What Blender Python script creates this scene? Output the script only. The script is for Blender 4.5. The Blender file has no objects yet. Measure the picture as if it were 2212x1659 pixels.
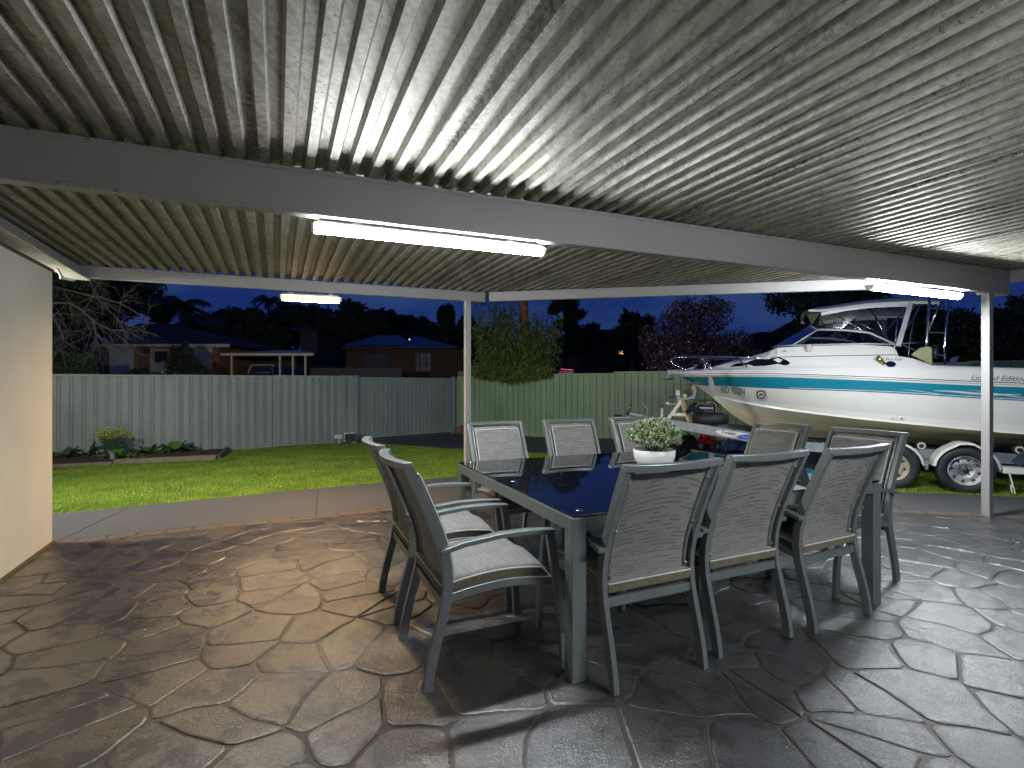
import bpy, math, random
import numpy as np
from mathutils import Vector, Matrix
from math import sin, cos, pi, radians, sqrt, atan2

random.seed(7)
rng = np.random.default_rng(11)
C = bpy.context.scene.collection
scene = bpy.context.scene

# ---------------------------------------------------------------- camera
CAMH, F, U0, V0 = 1.32, 1110.0, 1106.0, 829.5      # photo measured on a 2212 x 1659 grid
cam_d = bpy.data.cameras.new('camera')
cam = bpy.data.objects.new('camera', cam_d)
C.objects.link(cam)
cam.location = (0, 0, CAMH)
cam.rotation_euler = (radians(90), 0, 0)
cam_d.sensor_width = 36.0
cam_d.lens = 36.0 * F / 2212.0
cam_d.clip_start = 0.05
cam_d.clip_end = 2000
scene.camera = cam

# ---------------------------------------------------------------- dusk sky
world = bpy.data.worlds.new('World')
scene.world = world
world.use_nodes = True
wn = world.node_tree.nodes
wl = world.node_tree.links
for n in list(wn):
    wn.remove(n)
w_out = wn.new('ShaderNodeOutputWorld')
w_bg = wn.new('ShaderNodeBackground')
w_tc = wn.new('ShaderNodeTexCoord')
w_sep = wn.new('ShaderNodeSeparateXYZ')
w_ramp = wn.new('ShaderNodeValToRGB')
w_map = wn.new('ShaderNodeMapping')
w_map.inputs['Scale'].default_value = (1.6, 1.6, 6.0)
w_noise = wn.new('ShaderNodeTexNoise')
w_noise.inputs['Scale'].default_value = 2.2
w_noise.inputs['Detail'].default_value = 5
w_noise.inputs['Roughness'].default_value = 0.55
w_cr = wn.new('ShaderNodeValToRGB')
w_mix = wn.new('ShaderNodeMixRGB')
w_mix.blend_type = 'MIX'
w_ramp.color_ramp.elements[0].position = 0.0
w_ramp.color_ramp.elements[0].color = (0.009, 0.026, 0.125, 1)
w_ramp.color_ramp.elements[1].position = 0.6
w_ramp.color_ramp.elements[1].color = (0.005, 0.012, 0.085, 1)
w_cr.color_ramp.elements[0].position = 0.45
w_cr.color_ramp.elements[0].color = (0, 0, 0, 1)
w_cr.color_ramp.elements[1].position = 0.75
w_cr.color_ramp.elements[1].color = (1, 1, 1, 1)
w_mix.inputs['Color2'].default_value = (0.032, 0.065, 0.18, 1)
w_mul = wn.new('ShaderNodeMath'); w_mul.operation = 'MULTIPLY'; w_mul.inputs[1].default_value = 0.75
wl.new(w_tc.outputs['Generated'], w_sep.inputs[0])
wl.new(w_sep.outputs['Z'], w_ramp.inputs[0])
wl.new(w_tc.outputs['Generated'], w_map.inputs[0])
wl.new(w_map.outputs[0], w_noise.inputs['Vector'])
wl.new(w_noise.outputs[0], w_cr.inputs[0])
wl.new(w_cr.outputs[0], w_mul.inputs[0])
wl.new(w_mul.outputs[0], w_mix.inputs['Fac'])
wl.new(w_ramp.outputs[0], w_mix.inputs['Color1'])
wl.new(w_mix.outputs[0], w_bg.inputs['Color'])
w_bg.inputs['Strength'].default_value = 0.62
wl.new(w_bg.outputs[0], w_out.inputs[0])

scene.view_settings.view_transform = 'Standard'
scene.view_settings.look = 'None'
scene.view_settings.exposure = 0.8
scene.view_settings.gamma = 1.0
scene.view_settings.use_curve_mapping = False
scene.render.engine = 'CYCLES'
scene.cycles.use_denoising = True
scene.cycles.max_bounces = 6
scene.cycles.diffuse_bounces = 4
scene.cycles.transparent_max_bounces = 12
scene.cycles.sample_clamp_indirect = 4.0

LAMP_COOL = (0.90, 0.95, 1.0)
LAMP_WARM = (1.0, 0.66, 0.32)
LAMP_E = 105.0
LAMP2_E = 165.0         # radiance of the cool tubes
LAMP_WARM_E = 850.0
FLOOD_E = 2000.0
REAR_E = 120.0
# ---------------------------------------------------------------- helpers
def P(u, v, Y):
    return Vector(((u - U0) / F * Y, Y, CAMH + (V0 - v) / F * Y))
def G(u, v, z=0.0):
    Y = (CAMH - z) * F / (v - V0)
    return Vector(((u - U0) / F * Y, Y, z))

def tag(o, label=None, cat=None, group=None, kind=None):
    if label: o['label'] = label
    if cat: o['category'] = cat
    if group: o['group'] = group
    if kind: o['kind'] = kind
    return o

def empty(name, loc=(0, 0, 0), rz=0.0, label=None, cat=None, group=None, parent=None):
    o = bpy.data.objects.new(name, None)
    o.empty_display_size = 0.1
    C.objects.link(o)
    o.location = loc
    o.rotation_euler = (0, 0, rz)
    if parent: o.parent = parent
    return tag(o, label, cat, group)

def link_mesh(name, me, mat=None, parent=None, smooth=False):
    o = bpy.data.objects.new(name, me)
    C.objects.link(o)
    if mat is not None:
        for m in (mat if isinstance(mat, (list, tuple)) else [mat]):
            me.materials.append(m)
    if parent is not None: o.parent = parent
    if smooth:
        me.polygons.foreach_set('use_smooth', [True] * len(me.polygons))
        me.update()
    return o

class MB:
    def __init__(s):
        s.v = []; s.f = []; s.m = []
    def add(s, vs, fs, mi=0):
        b = len(s.v)
        s.v += [tuple(v) for v in vs]
        s.f += [tuple(i + b for i in f) for f in fs]
        s.m += [mi] * len(fs)
        return s
    def box(s, c, d, rz=0.0, mi=0, M=None):
        hx, hy, hz = d[0] / 2, d[1] / 2, d[2] / 2
        c = Vector(c)
        if M is None: M = Matrix.Rotation(rz, 3, 'Z')
        vs = [c + M @ Vector((x * hx, y * hy, z * hz)) for z in (-1, 1) for y in (-1, 1) for x in (-1, 1)]
        return s.add(vs, [(0, 2, 3, 1), (4, 5, 7, 6), (0, 1, 5, 4), (2, 6, 7, 3), (0, 4, 6, 2), (1, 3, 7, 5)], mi)
    def bar(s, a, b, w, h, up=(0, 0, 1), mi=0):
        """rectangular bar from a to b: w across, h along up"""
        a = Vector(a); b = Vector(b); t = (b - a)
        L = t.length
        t.normalize()
        x = t.cross(Vector(up))
        if x.length < 1e-6: x = t.cross(Vector((1, 0, 0)))
        x.normalize(); z = x.cross(t)
        M = Matrix((x, t, z)).transposed()
        return s.box((a + b) / 2, (w, L, h), M=M, mi=mi)
    def tube(s, pts, r, n=8, mi=0, caps=True):
        pts = [Vector(p) for p in pts]
        rs = r if isinstance(r, (list, tuple)) else [r] * len(pts)
        rings = []
        t0 = (pts[1] - pts[0]).normalized()
        ref = Vector((0, 0, 1)) if abs(t0.z) < 0.9 else Vector((1, 0, 0))
        x = t0.cross(ref).normalized()
        vs = []
        for i, p in enumerate(pts):
            if i == 0: t = pts[1] - pts[0]
            elif i == len(pts) - 1: t = pts[-1] - pts[-2]
            else: t = (pts[i + 1] - p).normalized() + (p - pts[i - 1]).normalized()
            if t.length < 1e-9: t = pts[i] - pts[i-1]
            t.normalize()
            x = (x - t * x.dot(t))
            if x.length < 1e-6: x = t.cross(Vector((0.3, 0.5, 0.8)))
            x.normalize()
            y = t.cross(x)
            for k in range(n):
                a = 2 * pi * k / n
                vs.append(p + (x * cos(a) + y * sin(a)) * rs[i])
        fs = []
        for i in range(len(pts) - 1):
            for k in range(n):
                k2 = (k + 1) % n
                fs.append((i * n + k, i * n + k2, (i + 1) * n + k2, (i + 1) * n + k))
        if caps:
            fs.append(tuple(range(n - 1, -1, -1)))
            fs.append(tuple((len(pts) - 1) * n + k for k in range(n)))
        return s.add(vs, fs, mi)
    def sweep(s, pts, L, a, b, mi=0, closed=False):
        """rectangular section: half width a along fixed L, half width b along L x T, mitred"""
        pts = [Vector(p) for p in pts]; L = Vector(L).normalized()
        vs = []
        n = len(pts)
        for i, p in enumerate(pts):
            t1 = (pts[(i + 1) % n] - p) if (i < n - 1 or closed) else (p - pts[i - 1])
            t0 = (p - pts[i - 1]) if (i > 0 or closed) else t1
            t0 = t0.normalized(); t1 = t1.normalized()
            n0 = L.cross(t0).normalized(); n1 = L.cross(t1).normalized()
            N = (n0 + n1)
            N = N / max(0.3, (1 + n0.dot(n1)))
            for sa, sb in ((-1, -1), (1, -1), (1, 1), (-1, 1)):
                vs.append(p + L * a * sa + N * b * sb)
        fs = []
        m = n if closed else n - 1
        for i in range(m):
            j = (i + 1) % n
            for k in range(4):
                k2 = (k + 1) % 4
                fs.append((i * 4 + k, i * 4 + k2, j * 4 + k2, j * 4 + k))
        if not closed:
            fs.append((3, 2, 1, 0)); fs.append(tuple((n - 1) * 4 + k for k in range(4)))
        return s.add(vs, fs, mi)
    def lathe(s, prof, n=24, M=None, mi=0, closed=False):
        """profile (r, z) turned about Z, then placed with the 4x4 matrix M"""
        M = M or Matrix.Identity(4)
        vs = [M @ Vector((r * cos(2 * pi * k / n), r * sin(2 * pi * k / n), z)) for (r, z) in prof for k in range(n)]
        fs = []
        q = len(prof)
        for i in range(q if closed else q - 1):
            j = (i + 1) % q
            for k in range(n):
                k2 = (k + 1) % n
                fs.append((i * n + k, i * n + k2, j * n + k2, j * n + k))
        return s.add(vs, fs, mi)
    def prism(s, poly, d, M=None, mi=0):
        """poly in XY extruded from z=0 to z=d, placed with M"""
        M = M or Matrix.Identity(4)
        n = len(poly)
        vs = [M @ Vector((x, y, 0)) for x, y in poly] + [M @ Vector((x, y, d)) for x, y in poly]
        fs = [tuple(range(n - 1, -1, -1)), tuple(range(n, 2 * n))]
        fs += [(i, (i + 1) % n, n + (i + 1) % n, n + i) for i in range(n)]
        return s.add(vs, fs, mi)
    def build(s, name, mat=None, parent=None, smooth=False, bevel=0.0):
        me = bpy.data.meshes.new(name)
        me.from_pydata(s.v, [], s.f)
        me.update()
        o = link_mesh(name, me, mat, parent, smooth)
        if any(s.m):
            me.polygons.foreach_set('material_index', s.m)
        if bevel:
            m = o.modifiers.new('bevel', 'BEVEL'); m.width = bevel; m.segments = 2; m.limit_method = 'ANGLE'
        return o

def part(name, mat, parent, fn, **k):
    mb = MB(); fn(mb)
    return mb.build(name, mat, parent, **k)

def copy_tree(o, parent=None):
    c = o.copy(); C.objects.link(c)
    if parent is not None: c.parent = parent
    for ch in list(o.children):
        copy_tree(ch, c)
    return c

# ---------------------------------------------------------------- materials
def new_mat(name):
    m = bpy.data.materials.new(name); m.use_nodes = True
    nt = m.node_tree
    b = nt.nodes['Principled BSDF']
    return m, nt, b

def mapped(nt, coord='Object', scale=(1, 1, 1), rot=(0, 0, 0), loc=(0, 0, 0)):
    if coord == 'World':
        g = nt.nodes.new('ShaderNodeNewGeometry'); out = g.outputs['Position']
    else:
        tc = nt.nodes.new('ShaderNodeTexCoord'); out = tc.outputs[coord]
    mp = nt.nodes.new('ShaderNodeMapping')
    mp.inputs['Scale'].default_value = scale
    mp.inputs['Rotation'].default_value = rot
    mp.inputs['Location'].default_value = loc
    nt.links.new(out, mp.inputs[0])
    return mp.outputs[0]

def noise(nt, vec, scale=5, detail=4, rough=0.55, dist=0.0):
    n = nt.nodes.new('ShaderNodeTexNoise')
    n.inputs['Scale'].default_value = scale
    n.inputs['Detail'].default_value = detail
    n.inputs['Roughness'].default_value = rough
    n.inputs['Distortion'].default_value = dist
    if vec is not None: nt.links.new(vec, n.inputs['Vector'])
    return n.outputs[0]

def ramp(nt, fac, stops):
    r = nt.nodes.new('ShaderNodeValToRGB')
    e = r.color_ramp.elements
    while len(e) < len(stops): e.new(0.5)
    for i, (p, c) in enumerate(stops):
        e[i].position = p
        if not isinstance(c, (tuple, list)): c = (c, c, c)
        e[i].color = (*c[:3], 1)
    nt.links.new(fac, r.inputs[0])
    return r.outputs[0]

def mixc(nt, fac, a, b, mode='MIX'):
    m = nt.nodes.new('ShaderNodeMixRGB'); m.blend_type = mode
    for sock, val in (('Fac', fac), ('Color1', a), ('Color2', b)):
        if isinstance(val, (int, float)): m.inputs[sock].default_value = val if sock == 'Fac' else (val, val, val, 1)
        elif isinstance(val, (tuple, list)): m.inputs[sock].default_value = (*val[:3], 1)
        else: nt.links.new(val, m.inputs[sock])
    return m.outputs[0]

def mathn(nt, op, a, b=None):
    m = nt.nodes.new('ShaderNodeMath'); m.operation = op
    for i, val in enumerate((a, b)):
        if val is None: continue
        if isinstance(val, (int, float)): m.inputs[i].default_value = val
        else: nt.links.new(val, m.inputs[i])
    return m.outputs[0]

def bump(nt, b, height, strength=0.3, dist=0.01):
    n = nt.nodes.new('ShaderNodeBump')
    n.inputs['Strength'].default_value = strength
    n.inputs['Distance'].default_value = dist
    nt.links.new(height, n.inputs['Height'])
    nt.links.new(n.outputs[0], b.inputs['Normal'])

def simple(name, col, rough=0.5, metal=0.0, var=0.12, scale=6.0, bmp=0.0, bscale=60, coord='Object', spec=None, coat=0.0):
    m, nt, b = new_mat(name)
    vec = mapped(nt, coord)
    n = noise(nt, vec, scale, 5)
    c = ramp(nt, n, [(0.3, tuple(x * (1 - var) for x in col)), (0.7, tuple(min(1, x * (1 + var)) for x in col))])
    nt.links.new(c, b.inputs['Base Color'])
    rr = ramp(nt, n, [(0.3, rough * 0.85), (0.7, min(1, rough * 1.15))])
    nt.links.new(rr, b.inputs['Roughness'])
    b.inputs['Metallic'].default_value = metal
    if spec is not None: b.inputs['Specular IOR Level'].default_value = spec
    if coat: b.inputs['Coat Weight'].default_value = coat
    if bmp:
        bump(nt, b, noise(nt, vec, bscale, 3), bmp, 0.003)
    return m

def emit(name, col, strength):
    m, nt, b = new_mat(name)
    b.inputs['Base Color'].default_value = (0.8, 0.8, 0.8, 1)
    b.inputs['Emission Color'].default_value = (*col, 1)
    b.inputs['Emission Strength'].default_value = strength
    return m

M = {}
M['steel'] = simple('painted_grey_steel', (0.26, 0.254, 0.247), 0.42, 0.0, 0.05, 1.5)
M['steel_warm'] = simple('cream_steel', (0.50, 0.48, 0.40), 0.5, 0, 0.05)
M['screw'] = simple('screw_metal', (0.3, 0.3, 0.3), 0.35, 0.8)
M['chair_metal'] = simple('grey_green_powder_coat', (0.175, 0.19, 0.185), 0.33, 0.35, 0.08, 3.0, 0.05, 400)
M['render'] = simple('cream_render', (0.62, 0.59, 0.50), 0.85, 0, 0.05, 2.5, 0.35, 90)
M['white'] = simple('white_plastic', (0.72, 0.72, 0.70), 0.35, 0, 0.03)
M['black'] = simple('black_plastic', (0.012, 0.012, 0.013), 0.45, 0, 0.2)
M['rubber'] = simple('black_rubber', (0.016, 0.017, 0.02), 0.62, 0, 0.35, 8, 0.2, 80)
M['chrome'] = simple('stainless_steel', (0.62, 0.62, 0.60), 0.13, 1.0, 0.05)
M['galv'] = simple('galvanised_steel', (0.25, 0.28, 0.30), 0.5, 0.6, 0.22, 14)
M['gelcoat'] = simple('white_gelcoat', (0.80, 0.79, 0.76), 0.22, 0, 0.025, 1.2, coat=0.4)
M['dark'] = simple('dark_interior', (0.015, 0.016, 0.018), 0.7)
M['soil'] = simple('bark_soil', (0.075, 0.04, 0.022), 0.95, 0, 0.5, 30, 0.9, 60)
M['sleeper'] = simple('weathered_sleeper', (0.22, 0.18, 0.13), 0.9, 0, 0.35, 9, 0.6, 50)
M['brick_far'] = None
# ---------------------------------------------------------------- surfaces of the carport and the patio
RIB = Vector((-0.4147, 0.9100, 0))          # direction the roof ribs run (away from the viewer)
PER = Vector((0.9100, 0.4147, 0))           # across the ribs
BEAM = Vector((0.9278, 0.3730, 0)).normalized()
BANG = atan2(BEAM.y, BEAM.x)
ROOF_Z = 2.46

def roof_material():
    m, nt, b = new_mat('aged_zincalume')
    ang = atan2(PER.y, PER.x)
    vec = mapped(nt, 'World', (1, 1, 1), (0, 0, -ang))
    sv = mapped(nt, 'World', (22, 0.8, 22), (0, 0, -ang))
    streak = noise(nt, sv, 1.0, 5, 0.65)
    big = noise(nt, vec, 0.9, 4, 0.6)
    fine = noise(nt, vec, 34, 7, 0.8)
    speck = noise(nt, vec, 60, 3, 0.65)
    base = ramp(nt, fine, [(0.30, (0.19, 0.175, 0.13)), (0.52, (0.34, 0.325, 0.28)), (0.72, (0.47, 0.46, 0.42))])
    base = mixc(nt, 1.0, base, ramp(nt, streak, [(0.32, 0.38), (0.50, 0.82), (0.66, 1.0)]), 'MULTIPLY')
    grime = ramp(nt, big, [(0.35, 0.0), (0.7, 1.0)])
    base = mixc(nt, mathn(nt, 'MULTIPLY', grime, 0.45), base, (0.30, 0.275, 0.20))
    sp = ramp(nt, speck, [(0.585, 0.0), (0.64, 1.0)])
    dirty = ramp(nt, noise(nt, vec, 3.0, 3), [(0.42, 0.0), (0.62, 0.9)])
    spf = mathn(nt, 'MULTIPLY', sp, dirty)
    base = mixc(nt, spf, base, (0.055, 0.045, 0.03))
    # mould creeping out of the sheet laps
    sp_ = nt.nodes.new('ShaderNodeSeparateXYZ'); nt.links.new(vec, sp_.inputs[0])
    lapf = mathn(nt, 'FRACT', mathn(nt, 'DIVIDE', mathn(nt, 'ADD', sp_.outputs[0], 0.16), 0.864))
    lapb = ramp(nt, lapf, [(0.0, 0.0), (0.05, 0.6), (0.09, 0.6), (0.16, 0.0)])
    lapn = ramp(nt, noise(nt, vec, 38, 6, 0.8, 0.6), [(0.47, 0.0), (0.56, 1.0)])
    lapm = ramp(nt, noise(nt, vec, 1.7, 3), [(0.42, 0.0), (0.6, 1.0)])
    base = mixc(nt, mathn(nt, 'MULTIPLY', mathn(nt, 'MULTIPLY', lapb, lapn), mathn(nt, 'MULTIPLY', lapm, 1.5)), base, (0.035, 0.03, 0.022))
    nt.links.new(base, b.inputs['Base Color'])
    b.inputs['Metallic'].default_value = 0.35
    r = ramp(nt, fine, [(0.3, 0.62), (0.7, 0.42)])
    nt.links.new(r, b.inputs['Roughness'])
    bump(nt, b, fine, 0.10, 0.004)
    return m
M['roof'] = roof_material()

def stain_material():
    """grime that has run down one sheet lap"""
    m, nt, b = new_mat('grimy_lap')
    vec = mapped(nt, 'World')
    n = noise(nt, vec, 30, 6, 0.75, 0.5)
    c = ramp(nt, n, [(0.38, (0.05, 0.042, 0.03)), (0.55, (0.20, 0.185, 0.15)), (0.7, (0.36, 0.35, 0.31))])
    nt.links.new(c, b.inputs['Base Color'])
    b.inputs['Metallic'].default_value = 0.2
    b.inputs['Roughness'].default_value = 0.7
    return m
M['lap'] = stain_material()

def stone_material():
    m, nt, b = new_mat('stamped_concrete')
    vec = mapped(nt, 'World')
    oi = nt.nodes.new('ShaderNodeObjectInfo')
    # brown base colour on the house side of the slab, charcoal over the rest
    sep = nt.nodes.new('ShaderNodeSeparateXYZ'); nt.links.new(vec, sep.inputs[0])
    wob = noise(nt, vec, 0.8, 4, 0.6)
    side = mathn(nt, 'ADD', sep.outputs[0], mathn(nt, 'MULTIPLY', mathn(nt, 'SUBTRACT', wob, 0.5), 2.6))
    s = mathn(nt, 'ADD', mathn(nt, 'MULTIPLY', side, 0.45), 0.55)
    fac = ramp(nt, s, [(0.0, 0.0), (0.85, 1.0)])
    fine = noise(nt, vec, 75, 7, 0.9)
    mid = noise(nt, vec, 3.6, 6, 0.72, 0.3)
    brown = ramp(nt, fine, [(0.38, (0.026, 0.020, 0.012)), (0.62, (0.155, 0.122, 0.074))])
    char = ramp(nt, fine, [(0.38, (0.013, 0.013, 0.015)), (0.62, (0.080, 0.080, 0.088))])
    base = mixc(nt, fac, brown, char)
    dark = ramp(nt, mid, [(0.49, 0.0), (0.56, 0.9)])
    base = mixc(nt, dark, base, (0.016, 0.014, 0.013))
    rnd = mathn(nt, 'ADD', mathn(nt, 'MULTIPLY', oi.outputs['Random'], 0.4), 0.82)
    base = mixc(nt, 1.0, base, rnd, 'MULTIPLY')
    nt.links.new(base, b.inputs['Base Color'])
    r = ramp(nt, mid, [(0.35, 0.36), (0.65, 0.50)])
    nt.links.new(r, b.inputs['Roughness'])
    b.inputs['Specular IOR Level'].default_value = 0.5
    b.inputs['Coat Weight'].default_value = 0.9
    b.inputs['Coat Roughness'].default_value = 0.12
    b.inputs['Coat IOR'].default_value = 1.9
    h = mathn(nt, 'ADD', mathn(nt, 'MULTIPLY', noise(nt, vec, 105, 4, 0.7), 0.9), mathn(nt, 'MULTIPLY', noise(nt, vec, 14, 4, 0.6), 1.3))
    bump(nt, b, h, 0.62, 0.0065)
    nt.links.new(b.inputs['Normal'].links[0].from_socket, b.inputs['Coat Normal'])
    return m
M['stone'] = stone_material()
M['grout'] = simple('slab_joint', (0.060, 0.052, 0.040), 0.6, 0, 0.35, 20, 0.5, 90, 'World')

def concrete(name, col, sc=1.0):
    m, nt, b = new_mat(name)
    vec = mapped(nt, 'World')
    st = mapped(nt, 'World', (1.2, 9, 1), (0, 0, -0.4))
    n = noise(nt, st, 3.5, 6, 0.7)
    f = noise(nt, vec, 70, 4, 0.7)
    c = ramp(nt, n, [(0.3, tuple(x * 0.65 for x in col)), (0.7, tuple(x * 1.35 for x in col))])
    c = mixc(nt, 0.35, c, ramp(nt, f, [(0.3, 0.02), (0.75, 0.2)]))
    nt.links.new(c, b.inputs['Base Color'])
    b.inputs['Roughness'].default_value = 0.55
    bump(nt, b, f, 0.35, 0.003)
    return m
M['path'] = concrete('broomed_concrete', (0.050, 0.050, 0.053))
M['drive'] = concrete('dark_driveway', (0.030, 0.028, 0.030))

# ---------------------------------------------------------------- terrain
def gz(x, y):
    d = y - 0.45 * x
    t = min(1.0, max(0.0, (d - 7.0) / 8.0))
    return -0.035 - 0.27 * t

def seg_y(poly, x):
    for a, b in zip(poly, poly[1:]):
        if min(a[0], b[0]) <= x <= max(a[0], b[0]) and a[0] != b[0]:
            return a[1] + (b[1] - a[1]) * (x - a[0]) / (b[0] - a[0])
    return None

def inside(poly, x, y):
    c = False
    n = len(poly)
    for i in range(n):
        x1, y1 = poly[i]; x2, y2 = poly[(i + 1) % n]
        if (y1 > y) != (y2 > y) and x < (x2 - x1) * (y - y1) / (y2 - y1) + x1: c = not c
    return c

def clip_half(poly, nx, ny, d):
    """keep nx*x + ny*y <= d"""
    out = []
    n = len(poly)
    for i in range(n):
        a = poly[i]; b = poly[(i + 1) % n]
        da = nx * a[0] + ny * a[1] - d; db = nx * b[0] + ny * b[1] - d
        if da <= 0: out.append(a)
        if (da < 0 < db) or (db < 0 < da):
            t = da / (da - db)
            out.append((a[0] + (b[0] - a[0]) * t, a[1] + (b[1] - a[1]) * t))
    return out

# far ground out to the horizon
mb = MB(); mb.add([(-400, -60, -0.62), (400, -60, -0.62), (400, 900, -0.62), (-400, 900, -0.62)], [(0, 1, 2, 3)])
tag(mb.build('ground', simple('night_ground', (0.03, 0.032, 0.02), 0.95, 0, 0.4, 0.3)), kind='structure')

def grass_ground():
    m, nt, b = new_mat('lawn_turf')
    vec = mapped(nt, 'World')
    n = noise(nt, vec, 45, 5, 0.75)
    pt = noise(nt, vec, 1.3, 4, 0.6)
    c = ramp(nt, n, [(0.3, (0.022, 0.06, 0.008)), (0.7, (0.075, 0.17, 0.018))])
    c = mixc(nt, ramp(nt, pt, [(0.5, 0.0), (0.75, 0.5)]), c, (0.12, 0.15, 0.03))
    nt.links.new(c, b.inputs['Base Color'])
    b.inputs['Roughness'].default_value = 0.9
    bump(nt, b, n, 0.8, 0.02)
    return m
M['turf'] = grass_ground()

def terrain_sheet(name, mat, x0, x1, y0, y1, step, dz, keep=None):
    nx = int((x1 - x0) / step) + 1; ny = int((y1 - y0) / step) + 1
    vs = [(x0 + i * step, y0 + j * step, gz(x0 + i * step, y0 + j * step) + dz) for j in range(ny) for i in range(nx)]
    fs = []
    for j in range(ny - 1):
        for i in range(nx - 1):
            cx = x0 + (i + .5) * step; cy = y0 + (j + .5) * step
            if keep is None or keep(cx, cy):
                fs.append((j * nx + i, j * nx + i + 1, (j + 1) * nx + i + 1, (j + 1) * nx + i))
    me = bpy.data.meshes.new(name); me.from_pydata(vs, [], fs); me.update()
    return link_mesh(name, me, mat)
tag(terrain_sheet('lawn', M['turf'], -13, 16, 3.0, 21, 0.5, 0.0), kind='structure')

LAWN_EDGE = [(-7.5, 3.4), (-4.66, 5.22), (-1.78, 6.9), (-0.70, 7.35), (0.9, 7.3), (3.9, 6.55), (4.65, 6.28), (5.3, 6.17), (6.3, 5.9), (9.5, 4.2)]
DRIVE = [(-4.35, 14.72), (-2.6, 13.2), (-1.1, 12.0), (0.79, 10.76), (2.4, 9.2), (3.9, 8.0), (4.7, 7.6), (6.2, 7.9), (8, 7.6), (14, 4.6), (15, 8.0), (9.6, 11.2), (-1.84, 16.9)]
def fine_poly_mesh(name, mat, poly, dz, step=0.6):
    bm_v = []; fs = []
    xs = [p[0] for p in poly]; ys = [p[1] for p in poly]
    x = min(xs)
    while x < max(xs):
        y = min(ys)
        while y < max(ys):
            # clip the polygon against the cell (polygon may be concave, cells are small)
            cell = poly
            for nx, ny, d in ((-1, 0, -x), (1, 0, x + step), (0, -1, -y), (0, 1, y + step)):
                cell = clip_half(cell, nx, ny, d)
                if len(cell) < 3: break
            if len(cell) >= 3:
                b = len(bm_v)
                bm_v += [(px, py, gz(px, py) + dz) for px, py in cell]
                fs.append(tuple(range(b, b + len(cell))))
            y += step
        x += step
    me = bpy.data.meshes.new(name); me.from_pydata(bm_v, [], fs); me.update()
    return link_mesh(name, me, mat)
tag(fine_poly_mesh('driveway', M['drive'], DRIVE, 0.02), kind='structure')

# ---------------------------------------------------------------- patio slab with its stamped stones
patio = tag(empty('patio'), kind='structure')
slab_poly = [(-9.0, -3.5), (-7.5, 3.4)] + LAWN_EDGE[1:] + [(9.5, -3.5)]
mb = MB()
mb.prism([(x, y) for x, y in slab_poly][::-1], 0.30, Matrix.Translation((0, 0, -0.3053)))
tag(mb.build('slab_base', M['grout'], patio))

# stamped area: house wall / brick edging / right hand line
WALLP = Vector((-3.83, 4.28, 0)); WALLD = Vector((0.4289, -0.9033, 0))
BRA = Vector((-3.83, 4.18, 0)); BRB = Vector((0.337, 6.12, 0)); BRD = (BRB - BRA).normalized()
RTA = BRB; RTB = Vector((8.5, 4.24, 0)); RTD = (RTB - RTA).normalized()
def left_normal(d): return Vector((-d.y, d.x, 0))
def hp(n, p): return (n.x, n.y, n.x * p.x + n.y * p.y)
wall_n = left_normal(WALLD); wall_n = wall_n if wall_n.x < 0 else -wall_n
br_n = left_normal(BRD); rt_n = left_normal(RTD)
BRICKW = 0.135
stamped_hps = [hp(wall_n, WALLP), (br_n.x, br_n.y, br_n.dot(BRA) - 0.0), (rt_n.x, rt_n.y, rt_n.dot(RTA))]

def piece(name, poly, mat, parent, gap=0.0, ztop=0.0, chamfer=0.010, depth=0.0075):
    n = len(poly)
    cx = sum(p[0] for p in poly) / n; cy = sum(p[1] for p in poly) / n
    inner = []
    for x, y in poly:
        dx, dy = cx - x, cy - y; L = sqrt(dx * dx + dy * dy) or 1
        inner.append((x + dx / L * chamfer, y + dy / L * chamfer))
    vs = [(x, y, ztop) for x, y in inner] + [(x, y, ztop - chamfer * 0.3) for x, y in poly] + [(x, y, ztop - depth) for x, y in poly]
    fs = [tuple(range(n))]
    for i in range(n):
        j = (i + 1) % n
        fs.append((i, n + i, n + j, j)); fs.append((n + i, 2 * n + i, 2 * n + j, n + j))
    me = bpy.data.meshes.new(name); me.from_pydata(vs, [], fs); me.update()
    return link_mesh(name, me, mat, parent)

def wn2(x, y, k):
    return (sin(x * 3.1 + k) * cos(y * 2.7 - k * 1.7) + 0.6 * sin(x * 7.3 - y * 5.9 + k * 2.3) + 0.35 * sin(y * 15.1 + x * 11.7 + k))
def warp(x, y):
    return (x + 0.036 * wn2(x, y, 0.4), y + 0.036 * wn2(y + 5, x - 3, 1.9))

def chaikin(poly):
    out = []
    n = len(poly)
    for i in range(n):
        a = poly[i]; b = poly[(i + 1) % n]
        L = sqrt((a[0] - b[0]) ** 2 + (a[1] - b[1]) ** 2)
        t = min(0.22, 0.020 / max(L, 1e-6))
        out.append((a[0] + (b[0] - a[0]) * t, a[1] + (b[1] - a[1]) * t))
        if L > 0.11:
            out.append(((a[0] + b[0]) / 2, (a[1] + b[1]) / 2))
        out.append((b[0] + (a[0] - b[0]) * t, b[1] + (a[1] - b[1]) * t))
    return out

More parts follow.
